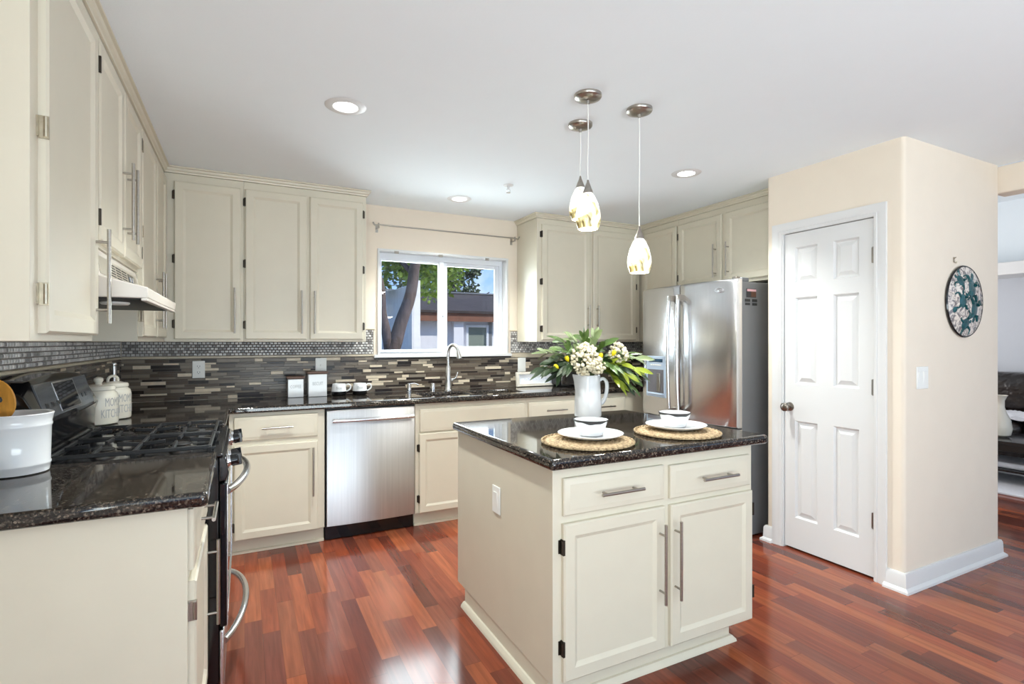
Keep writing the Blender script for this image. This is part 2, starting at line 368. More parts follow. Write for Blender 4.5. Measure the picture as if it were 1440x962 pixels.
# wall with wide opening to the living room
bm = bmesh.new(); box(bm, PX1 - .001, PX1 + .14, -2.68, PY0 + .03, 2.222, CZ); struct('wall_opening', bm, 'wall', 'cream header over the wide opening to the living room', 'wall', smooth=0, bevel=.01)
bm = bmesh.new(); box(bm, PX1 + .001, PX1 + .14, PY0 + .085, 4.33, 0, CZ + .6); struct('wall_partition', bm, 'wall', 'cream partition between pantry and living room', 'wall', smooth=0)
bm = bmesh.new(); box(bm, 8.02, 8.2, -2.8, 4.33, 0, 2.06); struct('wall_living', bm, 'grey', 'pale grey living room wall behind the sofa', 'wall', smooth=0)
bm = bmesh.new(); box(bm, 7.55, 8.2, -2.8, 4.33, 2.06, 2.2); struct('trim_1', bm, 'white', 'white ledge above the grey living room wall', 'trim', bevel=.01)
bm = bmesh.new(); box(bm, 8.02, 8.2, -2.8, 4.33, 2.2, 3.2); struct('wall_upper', bm, 'ceil', 'white upper living room wall above the ledge', 'wall', smooth=0)
bm = bmesh.new(); box(bm, 4.27, 8.2, 4.19, 4.33, 0, 3.2); struct('wall_far', bm, 'grey', 'pale grey side wall of the living room', 'wall', smooth=0)
bm = bmesh.new(); loft(bm, [[(PX1 + .1, y, CZ + .02), (8.2, y, 3.0), (8.2, y, 3.1), (PX1 + .1, y, CZ + .14)] for y in (-2.8, 4.33)]); struct('ceiling_living', bm, 'ceil', 'sloping white living room ceiling', 'ceiling', smooth=0)
# baseboards with shoe
base_prof = [(0, 0), (.032, 0), (.030, .012), (.016, .024), (.014, .085), (.008, .098), (0, .1)]
bm = bmesh.new(); sweep(bm, base_prof, [(PX, 1.617), (PX, PY0), (PX1, PY0), (PX1, PY0 + .034)][::1]); struct('baseboard_right', bm, 'white', 'white baseboard around the pantry corner', 'baseboard', smooth=30)
bm = bmesh.new(); sweep(bm, base_prof, [(PX + .02, PY1), (PX, PY1), (PX, 2.289)]); struct('baseboard_pantry', bm, 'white', 'short white baseboard between refrigerator and pantry door', 'baseboard', smooth=30)
# crown moulding
crown = [(0, 2.350), (.008, 2.351), (.010, 2.360), (.018, 2.366), (.022, 2.378), (.032, 2.380), (.032, CZ - .001), (0, CZ - .001)]
UF_L, UF_B, UF_R = -.44, 3.83, 3.30        # upper face planes
bm = bmesh.new(); sweep(bm, crown, [(XL + .001, 1.58), (UF_L, 1.58), (UF_L, UF_B), (.775, UF_B), (.775, YB - .001)]); struct('trim_2', bm, 'cab', 'cream crown moulding over the left and back upper cabinets', 'trim', smooth=25)
bm = bmesh.new(); sweep(bm, crown, [(2.18, YB - .001), (2.18, UF_B), (UF_R, UF_B), (UF_R, PY1 + .003)]); struct('trim_3', bm, 'cab', 'cream crown moulding over the right upper cabinets', 'trim', smooth=25)

# ------------------------------------------------------------------ kitchen window
win = tag(bpy.data.objects.new('window_1', None), 'white sliding window over the sink', 'window', kind='structure'); COL.objects.link(win); win.location = (0, YB, 0)
bm = bmesh.new()   # jamb liner and thin casing
t = .016
for a in ((WX0, WX0 + t, 0, .11, WZ0, WZ1), (WX1 - t, WX1, 0, .11, WZ0, WZ1), (WX0 + t, WX1 - t, 0, .11, WZ1 - t, WZ1), (WX0 + t, WX1 - t, 0, .11, WZ0, WZ0 + t)): box(bm, a[0], a[1], a[2] - .014, a[3], a[4], a[5])
obj('window_jamb', bm, 'white', win, bevel=.002)
bxo('window_sill', 'white', win, WX0 - .03, WX1 + .03, -.03, -.015, WZ0 - .014, WZ0 + .01)
def frame_bm(x0, x1, z0, z1, y0, y1, w, wb=None, wt=None, wr=None):
    wb = wb or w; wt = wt or w; wr = wr or w; bm = bmesh.new()
    box(bm, x0, x0 + w, y0, y1, z0, z1); box(bm, x1 - wr, x1, y0, y1, z0, z1)
    box(bm, x0 + w, x1 - wr, y0, y1, z1 - wt, z1); box(bm, x0 + w, x1 - wr, y0, y1, z0, z0 + wb); return bm
obj('window_frame', frame_bm(WX0 + t, WX1 - t, WZ0 + t, WZ1 - t, .075, .109, .012, wt=.045, wr=.03), 'vinyl', win, bevel=.003)
for nm, x0, x1, y0, y1, w, wt, wr in (('sash', WX0 + t + .012, 1.512, .06, .085, .02, .022, .05), ('sash', 1.50, WX1 - t - .03, .086, .107, .05, .03, .04)):
    s = obj(nm, frame_bm(x0, x1, WZ0 + t + .012, WZ1 - t - .045, y0, y1, w, wb=.02 if x0 < 1.2 else .045, wt=wt, wr=wr), 'vinyl', win, bevel=.003)
    bm = bmesh.new(); ym = (y0 + y1) / 2; box(bm, x0 + w, x1 - wr, ym - .002, ym + .002, WZ0 + t + .03, WZ1 - t - .06); obj('window_pane', bm, 'glass', s, smooth=0)
bxo('window_latch', 'vinyl', win, 1.492, 1.506, .05, .06, 1.53, 1.58, bevel=.003)
# ------------------------------------------------------------------ pantry door (inset, facing -X): local x -> -Y world
def rotframe(name, label, cat, loc, deg, group=None): return thing(name, label, cat, loc, R(deg), group)
pd = tag(bpy.data.objects.new('door_1', None), 'white six-panel pantry door in the cream corner block', 'door', kind='structure'); COL.objects.link(pd)
pd.location = (PX, 2.218, 0); pd.rotation_euler = (0, 0, R(-90))     # local x 0..0.539 runs to the viewer
DW = .539; DH = 1.995
def panel_door_bm(w, h, th, panels, z0=.012):
    bm = bmesh.new()
    xs = sorted({0, w} | {p[0] for p in panels} | {p[1] for p in panels}); zs = sorted({z0, h} | {p[2] for p in panels} | {p[3] for p in panels})
    gv = {}
    def V(x, y, z):
        k = (round(x, 5), round(y, 5), round(z, 5))
        if k not in gv: gv[k] = bm.verts.new(k)
        return gv[k]
    def quad(a): bm.faces.new([V(*q) for q in a])
    for i in range(len(xs) - 1):
        for j in range(len(zs) - 1):
            x0, x1, za, zb = xs[i], xs[i + 1], zs[j], zs[j + 1]
            if any(abs(p[0] - x0) < 1e-6 and abs(p[2] - za) < 1e-6 for p in panels):
                prev = (x0, x1, za, zb, 0)
                for ins, y in ((.010, .014), (.016, .014), (.040, .003)):
                    cur = (x0 + ins, x1 - ins, za + ins, zb - ins, y)
                    A = [(prev[0], prev[4], prev[2]), (prev[1], prev[4], prev[2]), (prev[1], prev[4], prev[3]), (prev[0], prev[4], prev[3])]
                    B = [(cur[0], cur[4], cur[2]), (cur[1], cur[4], cur[2]), (cur[1], cur[4], cur[3]), (cur[0], cur[4], cur[3])]
                    for k in range(4): quad((A[k], A[(k + 1) % 4], B[(k + 1) % 4], B[k]))
                    prev = cur
                quad(B)
            else: quad(((x0, 0, za), (x1, 0, za), (x1, 0, zb), (x0, 0, zb)))
    quad(((0, th, z0), (w, th, z0), (w, th, h), (0, th, h)))
    for i in range(len(xs) - 1):
        quad(((xs[i], 0, z0), (xs[i + 1], 0, z0), (xs[i + 1], th, z0), (xs[i], th, z0))) if len(xs) == 2 else None
    # edges
    bm.faces.new([V(x, 0, z0) for x in xs] + [V(w, th, z0), V(0, th, z0)]); bm.faces.new([V(x, 0, h) for x in xs] + [V(w, th, h), V(0, th, h)])
    bm.faces.new([V(0, 0, z) for z in zs] + [V(0, th, h), V(0, th, z0)]); bm.faces.new([V(w, 0, z) for z in zs] + [V(w, th, h), V(w, th, z0)])
    return bm
pl = []
for xa, xb in ((.07, .215), (.312, .458)):
    for za, zb in ((.205, .815), (1.045, 1.59), (1.68, 1.905)): pl.append((xa, xb, za, zb))
obj('door_leaf', panel_door_bm(DW, DH, .035, pl), 'white', pd, loc=(0, .012, 0), smooth=20)
bm = bmesh.new()   # jamb
box(bm, -.024, -.003, -.002, .11, 0, DZ); box(bm, DW + .003, DW + .022, -.002, .11, 0, DZ); box(bm, -.003, DW + .003, -.002, .11, DH + .004, DZ)
obj('door_jamb', bm, 'white', pd, smooth=0)
bm = bmesh.new()   # casing: moulded profile swept around the opening (done flat, then stood up)
prof = [(0, 0), (.0, .008), (.012, .011), (.016, .007), (.03, .012), (.05, .016), (.062, .016), (.062, 0)]
L, Rr, T = -.010, DW + .010, DH + .008
def cas(o, y, pt):
    x, z = pt
    return None
rings = []
for (x, z, nx, nz) in ((L, 0, -1, 0), (L, T, -1, 1), (Rr, T, 1, 1), (Rr, 0, 1, 0)):
    rings.append([(x + nx * o, -y, z + nz * o) for o, y in prof])
loft(bm, rings); obj('door_casing', bm, 'white', pd, smooth=25)
k = obj('door_knob', (lambda b: (lathe(b, [(.028, 0), (.028, .004), (.011, .010), (.010, .028), (.020, .034), (.027, .046), (.026, .058), (.016, .066)], 24), b)[1])(bmesh.new()), 'nickel_dark', pd, loc=(.035, .012, .90), rot=(R(90), 0, 0))
for z in (1.79, .325, 1.06):
    bm = bmesh.new(); box(bm, -.011, .004, -.006, .004, -.042, .042); tube(bm, [(0, -.007, -.045), (0, -.007, .045)], .006, 8); obj('door_hinge', bm, 'nickel_dark', pd, loc=(DW - .001, .012, z))

# ================================================================== backsplash tiles
rnd = random.Random(7)
TILE = [mat('taupe_glass_tile', rgb(112, 101, 88), .24, var=.06, spec=.3), mat('brown_glass_tile', rgb(86, 74, 64), .24, var=.06, spec=.3), mat('espresso_tile', rgb(44, 36, 32), .26, var=.1, spec=.3),
        mat('cream_stone_tile', rgb(216, 200, 176), .4, var=.08, scale=40), mat('warm_grey_tile', rgb(132, 121, 108), .26, var=.06, spec=.3), mat('tile_grout', rgb(112, 104, 95), .85, var=.05)]
MOS = [mat('silver_mosaic', rgb(190, 187, 185), .3, .12, var=.1, scale=30), mat('pearl_mosaic', rgb(216, 212, 209), .28, .05, var=.08, scale=30), mat('pewter_mosaic', rgb(132, 129, 127), .3, .15, var=.1, scale=30), mat('mosaic_grout', rgb(118, 112, 107), .85, var=.05)]
def tile(bm, u0, u1, z0, z1, d0, d1, ch, mi, put):
    a = [put(u, d0, z) for u, z in ((u0, z0), (u1, z0), (u1, z1), (u0, z1))]
    b = [put(u, d1, z) for u, z in ((u0 + ch, z0 + ch), (u1 - ch, z0 + ch), (u1 - ch, z1 - ch), (u0 + ch, z1 - ch))]
    va = [bm.verts.new(p) for p in a]; vb = [bm.verts.new(p) for p in b]
    for i in range(4): f = bm.faces.new((va[i], va[(i + 1) % 4], vb[(i + 1) % 4], vb[i])); f.material_index = mi
    f = bm.faces.new(vb); f.material_index = mi
def strip_tiles(name, label, u0, u1, z0, z1, put, holes=()):
    bm = bmesh.new(); z = z0; i = 0; hs = (.024, .0135, .0135, .024, .0135, .019)
    while z < z1 - .006:
        h = min(hs[i % len(hs)], z1 - z); u = u0 - rnd.random() * .1; i += 1
        last = -1
        while u < u1:
            r = rnd.random()
            mi = 0 if r < .27 else 1 if r < .45 else 2 if r < .64 else 3 if r < .88 else 4
            if mi == last and mi in (2, 3): mi = rnd.choice((0, 1))
            last = mi
            ln = rnd.uniform(.05, .10) if mi == 3 and rnd.random() < .4 else rnd.uniform(.08, .17)
            a, b = max(u, u0), min(u + ln, u1)
            if b - a > .008: tile(bm, a, b - .0015, z, z + h - .0015, .002, .0075, .0008, mi, put)
            u += ln
        z += h
    tile(bm, u0, u1, z0, z1, .0, .004, 0, 5, put)
    return struct(name, bm, TILE[0], label, 'backsplash', mats=TILE, smooth=0)
def mosaic_tiles(name, label, regs, put):
    bm = bmesh.new()
    for u0, u1, z0, z1 in regs:
        h = .0194; nr = int(round((z1 - z0) / h)); h = (z1 - z0) / nr
        for j in range(nr):
            u = u0 - (.0125 if j % 2 else 0)
            while u < u1:
                a, b = max(u, u0), min(u + .025, u1)
                r = rnd.random(); mi = 0 if r < .5 else 1 if r < .82 else 2
                if b - a > .006: tile(bm, a, b - .0026, z0 + j * h + .0011, z0 + (j + 1) * h - .0011, .002, .0085, .0036, mi, put)
                u += .025
        tile(bm, u0, u1, z0, z1, 0, .004, 0, 3, put)
    return struct(name, bm, MOS[0], label, 'backsplash', mats=MOS, smooth=0)
pb = lambda u, d, z: (u, YB - d, z)
plf = lambda u, d, z: (XL + d, u, z)
def liner(name, label, segs, mname):
    bm = bmesh.new()
    for put, u0, u1, z0, z1 in segs: tile(bm, u0, u1, z0, z1, .001, .012, .003, 0, put)
    return struct(name, bm, mname, label, 'trim', smooth=0)
# the tile is broken into runs so nothing stands behind the window frame
ZT = .916
strip_tiles('backsplash_back', 'brown, taupe and cream glass strip tiles on the back wall', XL + .008, XR - .002, ZT, 1.170, pb)
bm_ = strip_tiles('backsplash_top_row', 'top course of strip tiles left of the window', XL + .008, .92, 1.170, 1.196, pb)
strip_tiles('backsplash_side', 'brown and cream glass strip tiles on the left wall', 1.6, YB - .001, ZT, 1.196, plf)
mosaic_tiles('mosaic_back', 'small silver mosaic tiles under the back upper cabinets', [(XL + .009, .905, 1.214, 1.311), (.79, .905, 1.311, 1.405), (2.115, XR - .002, 1.214, 1.311), (2.115, 2.18, 1.311, 1.405)], pb)
mosaic_tiles('mosaic_side', 'small silver mosaic tiles on the left wall under the upper cabinets', [(1.6, YB - .01, 1.214, 1.311)], plf)
CREAM_L = mat('cream_pencil_liner', rgb(206, 192, 168), .3, var=.06, scale=30)
liner('trim_4', 'cream pencil tile liner between mosaic and strip tiles', [(pb, XL + .012, .905, 1.197, 1.213), (pb, 2.115, XR - .002, 1.172, 1.213), (plf, 1.6, YB - .012, 1.197, 1.213), (pb, .785, .917, 1.405, 1.417), (pb, 2.105, 2.182, 1.405, 1.417)], CREAM_L)
liner('trim_5', 'dark pencil tile liner under the window sill', [(pb, .905, 2.115, 1.171, 1.186)], TILE[2])

# ================================================================== cabinets (local: x along the run, -y out of the face, face frame at y = 0)
def front_bm(x0, x1, z0, z1, th=.02, kind='door'):
    bm = bmesh.new()
    if kind == 'door': loops = [(0, 0), (0, -th + .005), (.006, -th), (.045, -th), (.050, -th + .003), (.058, -th + .008), (.060, -th + .009)]
    else: loops = [(0, 0), (0, -th + .008), (.004, -th + .005), (.010, -th + .004), (.022, -th), (.024, -th)]
    rings = [[(x0 + i, y, z0 + i), (x1 - i, y, z0 + i), (x1 - i, y, z1 - i), (x0 + i, y, z1 - i)] for i, y in loops]
    loft(bm, rings); return bm
def bar_bm(L, vertical=True, rad=.0058, off=.034):
    bm = bmesh.new(); ax = (lambda s, y: (0, y, s)) if vertical else (lambda s, y: (s, y, 0))
    tube(bm, [ax(-L / 2, -off), ax(L / 2, -off)], rad, 12)
    for s in (-L * .36, L * .36): tube(bm, [ax(s, 0), ax(s, -off)], rad * .75, 10)
    return bm
def hinge_bm():
    bm = bmesh.new(); box(bm, -.004, .004, -.0215, -.001, -.027, .027); box(bm, -.012, -.003, -.004, 0, -.024, .024); tube(bm, [(-.004, -.016, -.024), (-.004, -.016, .024)], .0045, 8); return bm
def add_door(root, x0, x1, z0, z1, hx=None, hz=None, hl=.30, hinge=None, hz_list=None, hmat='bronze', th=.02, name='door'):
    d = obj(name, front_bm(x0, x1, z0, z1, th), 'cab', root, smooth=20)
    if hx is not None: obj('handle', bar_bm(hl), 'nickel', d, loc=(hx, -th, hz))
    if hinge:
        for z in (hz_list or [z0 + .1, (z0 + z1) / 2, z1 - .1]):
            h = obj('hinge', hinge_bm(), hmat, d, loc=(x0 - .001 if hinge == 'L' else x1 + .001, 0, z), rot=(0, 0, 0) if hinge == 'L' else (0, 0, 0))
            if hinge == 'R': h.scale = (-1, 1, 1)
    return d
def add_drawer(root, x0, x1, z0, z1, handle=True, hl=.19, th=.02, hc=None):
    d = obj('drawer', front_bm(x0, x1, z0, z1, th, 'drawer'), 'cab', root, smooth=20)
    if handle: obj('handle', bar_bm(hl, False), 'nickel', d, loc=(hc if hc else (x0 + x1) / 2, -th, (z0 + z1) / 2))
    return d
def carcass(root, x0, x1, d, z0, z1, lip=0):
    return bxo('body', 'cab', root, x0, x1, 0, d, z0, z1, bevel=.0015)
def toekick(root, x0, x1, d, rec=.04, h=.1):
    bm = bmesh.new(); box(bm, x0, x1, rec, d, 0, h - .001); box(bm, x0, x1, rec - .012, rec, 0, .018); obj('toe_kick', bm, 'cab', root, bevel=.003)

G = .0008
# ---- left uppers: face +X, local x -> +Y, origin at (UF_L, 0)
dL = UF_L - XL - .001
A = thing('upper_cabinet', 'tall cream wall cabinet nearest the viewer, left of the range hood, one door', 'cabinet', (UF_L, 0, 0), R(90))
carcass(A, 1.58, 2.135 - G, dL, 1.312, 2.3495); add_door(A, 1.632, 2.122, 1.331, 2.305, 2.085, 1.52, .30, 'L', [1.425, 1.824, 2.22], 'brass')
B = thing('upper_cabinet', 'short cream two-door wall cabinet directly above the range hood', 'cabinet', (UF_L, 0, 0), R(90))
carcass(B, 2.135, 2.945 - G, dL, 1.63, 2.3495); add_door(B, 2.15, 2.530, 1.645, 2.305, 2.497, 1.856, .30, 'L', [1.72, 2.22]); add_door(B, 2.552, 2.93, 1.645, 2.305, 2.590, 1.856, .30, 'R', [1.72, 2.22])
C_ = thing('upper_cabinet', 'tall cream two-door wall cabinet between the range hood and the corner', 'cabinet', (UF_L, 0, 0), R(90))
carcass(C_, 2.945, UF_B - .023, dL, 1.312, 2.3495); add_door(C_, 2.962, 3.395, 1.335, 2.305, 3.355, 1.535, .30, 'L', [1.43, 1.824, 2.22], 'brass'); add_door(C_, 3.418, 3.795, 1.335, 2.305, 3.452, 1.535, .30)
# ---- back uppers: face -Y
dB = YB - UF_B - .001
D1 = thing('upper_cabinet', 'tall cream wall cabinet in the left corner of the back wall, single door', 'cabinet', (0, UF_B, 0))
carcass(D1, UF_L + .001, -.004 - G, dB, 1.312, 2.3495); add_door(D1, -.385, -.022, 1.327, 2.300, -.056, 1.51, .29, 'L', [1.421, 1.822, 2.216])
D2 = thing('upper_cabinet', 'tall cream two-door wall cabinet just left of the window', 'cabinet', (0, UF_B, 0))
carcass(D2, -.004, .775, dB, 1.312, 2.3495); add_door(D2, .004, .377, 1.327, 2.300, .343, 1.51, .29, 'L', [1.421, 1.817, 2.216]); add_door(D2, .397, .752, 1.327, 2.300, .424, 1.51, .29, 'R', [1.421, 1.822, 2.216])
D3 = thing('upper_cabinet', 'tall cream two-door wall cabinet just right of the window', 'cabinet', (0, UF_B, 0))
carcass(D3, 2.18, UF_R - .0225, dB, 1.312, 2.3495); add_door(D3, 2.222, 2.712, 1.327, 2.300, 2.680, 1.53, .20, 'L', [1.421, 1.817, 2.216]); add_door(D3, 2.742, 3.225, 1.327, 2.300, 2.778, 1.53, .20, 'R', [1.421, 1.817, 2.216])
# ---- right uppers: face -X, local x -> -Y, origin at (UF_R, UF_B)
dR = XR - UF_R - .001
E1 = thing('upper_cabinet', 'tall cream wall cabinet in the right corner behind the refrigerator', 'cabinet', (UF_R, UF_B, 0), R(-90))
carcass(E1, .001, .474 - G, dR, 1.312, 2.3495); bxo('corner_filler', 'cab', E1, -.359, 0, .001, dR, 1.312, 2.3495); add_door(E1, .034, .462, 1.327, 2.300)
E2 = thing('upper_cabinet', 'short cream two-door wall cabinet above the refrigerator', 'cabinet', (UF_R, UF_B, 0), R(-90))
carcass(E2, .474, UF_B - PY1 - .003, dR, 1.752, 2.3495); add_door(E2, .484, .940, 1.775, 2.300, .888, 1.94, .26, 'L', [1.85, 2.2]); add_door(E2, .974, 1.44, 1.775, 2.300, 1.010, 1.94, .26)
# ---- base cabinets, left run: face +X
XF = -.137; dBase = XF - XL - .001
F1 = thing('base_cabinet', 'cream base cabinet at the left edge, plain end panel toward the viewer', 'cabinet', (XF, 0, 0), R(90))
carcass(F1, 1.66, 2.195, dBase, .1, .874); toekick(F1, 1.66, 2.195, dBase); bxo('end_panel', 'cab', F1, 1.65, 1.6595, -.001, dBase, 0.0, .874)
add_door(F1, 1.672, 2.175, .115, .66, 2.135, .46, .30, 'L', [.20, .58], 'nickel'); add_drawer(F1, 1.672, 2.175, .69, .855, hl=.19)
F2 = thing('base_cabinet', 'cream corner base cabinet tucked beyond the range', 'cabinet', (XF, 0, 0), R(90))
carcass(F2, 2.955, 3.598, dBase, .1, .874); toekick(F2, 2.955, 3.598, dBase); add_door(F2, 2.97, 3.45, .115, .855)
# ---- base cabinets, back run: face -Y
YF = 3.62; dBB = YB - YF - .001
def base_back(label, x0, x1): 
    o = thing('base_cabinet', label, 'cabinet', (0, YF, 0)); carcass(o, x0, x1, dBB, .1, .874); toekick(o, x0, x1, dBB); return o
H1 = base_back('cream base cabinet left of the dishwasher with one drawer and door', -.085, .466); add_drawer(H1, -.058, .424, .704, .852, hl=.18, hc=.185); add_door(H1, -.058, .424, .100, .674, .392, .48, .31, 'L', [.18, .60])
H2 = thing('base_cabinet', 'cream sink base cabinet right of the dishwasher with false drawer front', 'cabinet', (0, YF, 0)); toekick(H2, 1.072, 1.962, dBB)
bm = bmesh.new(); box(bm, 1.072, 1.962, 0, .018, .1, .874); box(bm, 1.072, 1.09, .0181, dBB, .1, .874); box(bm, 1.944, 1.962, .0181, dBB, .1, .874); box(bm, 1.0901, 1.9439, .0181, dBB, .1, .118); obj('body', bm, 'cab', H2, smooth=0)
add_drawer(H2, 1.104, 1.94, .672, .835, False); add_door(H2, 1.098, 1.50, .100, .662, 1.465, .46, .30, 'L', [.20, .56]); add_door(H2, 1.53, 1.94, .100, .662, 1.565, .46, .30)
H3 = base_back('cream drawer base cabinet behind the island, right of the sink base', 1.963, 2.46); add_drawer(H3, 1.98, 2.44, .70, .835, hl=.19, hc=2.22); add_door(H3, 1.98, 2.44, .1, .67)
H4 = base_back('cream base cabinet behind the pitcher, next to the refrigerator', 2.461, XR - .003); add_drawer(H4, 2.48, 2.93, .70, .835, hl=.19, hc=2.70); add_door(H4, 2.48, 2.93, .1, .67)
# ---- island
IS = thing('kitchen_island', 'cream freestanding island cabinet with two drawers and two doors', 'island', (0, 1.595, 0))
bxo('body', 'cab', IS, .972, 1.997, 0, .93, .088, .864, bevel=.002)
bm = bmesh.new(); box(bm, .975, 1.90, .036, .84, 0, .0875); obj('plinth', bm, 'cab', IS, bevel=.002)
bm = bmesh.new(); sweep(bm, [(0, 0), (.022, 0), (.020, .010), (.008, .024), (0, .026)], [(.9745, .84), (.9745, .0355), (1.9005, .0355), (1.9005, .84)]); obj('shoe_moulding', bm, 'cab', IS, smooth=30)
add_drawer(IS, 1.010, 1.477, .690, .824, hl=.195, hc=1.247); add_drawer(IS, 1.511, 1.972, .685, .818, hl=.2, hc=1.755)
add_door(IS, 1.008, 1.480, .100, .662, 1.450, .448, .31, 'L', [.22, .58]); add_door(IS, 1.511, 1.984, .098, .660, 1.530, .448, .31, 'R', [.22, .58])

# ================================================================== counters
def counter(name, label, xs, ys, filled, z0, z1, bev=.014):
    bm = bmesh.new(); gv = {}
    def V(i, j, k):
        if (i, j, k) not in gv: gv[(i, j, k)] = bm.verts.new((xs[i], ys[j], (z0, z1)[k]))
        return gv[(i, j, k)]
    F = lambda i, j: 0 <= i < len(xs) - 1 and 0 <= j < len(ys) - 1 and filled(i, j)
    for i in range(len(xs) - 1):
        for j in range(len(ys) - 1):
            if not F(i, j): continue
            bm.faces.new((V(i, j, 1), V(i + 1, j, 1), V(i + 1, j + 1, 1), V(i, j + 1, 1))); bm.faces.new((V(i, j, 0), V(i, j + 1, 0), V(i + 1, j + 1, 0), V(i + 1, j, 0)))
            for di, dj, a, b in ((0, -1, (i, j), (i + 1, j)), (1, 0, (i + 1, j), (i + 1, j + 1)), (0, 1, (i + 1, j + 1), (i, j + 1)), (-1, 0, (i, j + 1), (i, j))):
                if not F(i + di, j + dj): bm.faces.new((V(*a, 0), V(*b, 0), V(*b, 1), V(*a, 1)))
    return tag(obj(name, bm, 'granite', bevel=bev, seg=4, smooth=40), label, 'countertop')
CT0, CT1 = .8745, .914
counter('countertop', 'dark speckled granite countertop at the left edge holding the crock', [XL + .009, -.086], [1.60, 2.196], lambda i, j: True, CT0, CT1)
SX = (1.17, 1.56, 1.59, 1.99); SY = (3.70, 4.00)
counter('countertop', 'long dark granite corner countertop along the back wall with sink cutouts', [XL + .009, -.084, SX[0], SX[1], SX[2], SX[3], XR - .003], [2.954, 3.579, SY[0], SY[1], YB - .009],
        lambda i, j: (j == 0 and i == 0) or (j > 0 and not (j == 2 and i in (2, 4))), CT0, CT1, .012)
counter('island_top', 'square dark granite top on the cream island', [.936, 2.045], [1.5425, 2.515], lambda i, j: True, .8645, .904, .015)
# sink
sk = thing('sink', 'stainless double-bowl sink set under the back countertop', 'sink', (0, 0, 0))
for x0, x1 in ((SX[0], SX[1]), (SX[2], SX[3])):
    bm = bmesh.new(); i = .012
    def rr_(ins, z): return [(x0 - .004 + ins, SY[0] - .004 + ins, z), (x1 + .004 - ins, SY[0] - .004 + ins, z), (x1 + .004 - ins, SY[1] + .004 - ins, z), (x0 - .004 + ins, SY[1] + .004 - ins, z)]
    loft(bm, [rr_(-.006, .8735), rr_(0, .8735), rr_(.012, .72), rr_(.03, .70)], cap0=False); obj('bowl', bm, 'steel', sk, bevel=.006, norm=False)
    bm = bmesh.new(); lathe(bm, [(.04, .7005), (.04, .704), (.03, .703), (.0, .702)], 20, ((x0 + x1) / 2, 3.86, 0)); obj('drain', bm, 'chrome', sk)
sk.location = (0, 0, 0)
# faucet
fa = thing('faucet', 'tall gooseneck pull-down faucet in brushed steel at the sink', 'faucet', (1.485, 4.075, CT1))
bm = bmesh.new(); lathe(bm, [(.036, 0), (.036, .006), (.031, .012), (.027, .08), (.021, .19), (.0145, .20), (.0145, .205)], 24); obj('faucet_body', bm, 'steel', fa)
bm = bmesh.new(); pth = smoothpath([(0, 0, .2), (0, 0, .30), (.006, -.010, .345), (.022, -.036, .370), (.042, -.068, .358), (.052, -.084, .330)], 6); tube(bm, pth, .0135, 14); obj('spout', bm, 'steel', fa)
bm = bmesh.new(); tube(bm, [(.0515, -.083, .332), (.054, -.087, .31), (.060, -.096, .262), (.0605, -.097, .257)], [.014, .018, .020, .013], 16); obj('spray_head', bm, 'steel', fa)
bm = bmesh.new(); tube(bm, [(.012, 0, .075), (.038, 0, .085)], [.016, .013], 14); tube(bm, smoothpath([(.03, 0, .085), (.06, -.01, .10), (.075, -.012, .135), (.078, -.012, .15)], 5), [.008] * 5 + [.007] * 6 + [.006] * 5, 10); obj('lever', bm, 'steel', fa)
sd = thing('soap_dispenser', 'short chrome soap pump left of the faucet', 'soap dispenser', (1.155, 4.06, CT1))
bm = bmesh.new(); lathe(bm, [(.022, 0), (.022, .005), (.017, .010), (.017, .055), (.013, .060), (.013, .072), (.004, .074)], 20); obj('pump', bm, 'chrome', sd)
bm = bmesh.new(); tube(bm, smoothpath([(0, 0, .066), (.04, -.012, .069), (.07, -.022, .058)], 4), .006, 10); obj('nozzle', bm, 'chrome', sd)
bm = bmesh.new(); lathe(bm, [(.021, 0), (.021, .058), (.018, .063), (.002, .064)], 20); tag(obj('air_gap', bm, 'chrome', loc=(1.362, 4.10, CT1)), 'small chrome air gap cylinder between soap pump and faucet', 'sink fitting')

# ================================================================== dishwasher
dw = thing('dishwasher', 'stainless dishwasher with bar handle under the back countertop', 'dishwasher', (0, YF, 0))
bxo('body', 'black_matte', dw, .472, 1.066, .002, .54, .1, .872, bevel=.001)
bm = bmesh.new()
rings = []
for i in range(13):
    x = .476 + (1.062 - .476) * i / 12; u = (i / 6 - 1); y = -.036 + .010 * u * u
    rings.append([(x, .001, .106), (x, y, .106), (x, y, .850), (x, y + .008, .864), (x, .001, .864)])
loft(bm, rings); d = obj('door', bm, 'steel_dw', dw, smooth=30, bevel=.002)
bm = bmesh.new(); pts = [(.506 + (1.044 - .506) * i / 10, -.070 - .012 * (1 - (i / 5 - 1) ** 2), .797) for i in range(11)]; tube(bm, pts, .0115, 12)
for x in (.52, 1.03): tube(bm, [(x, -.028, .797), (x, -.074, .797)], .009, 10)
obj('handle', bm, 'steel', d)
bxo('toe_kick', 'black', dw, .472, 1.066, .03, .05, .004, .1, bevel=.001)

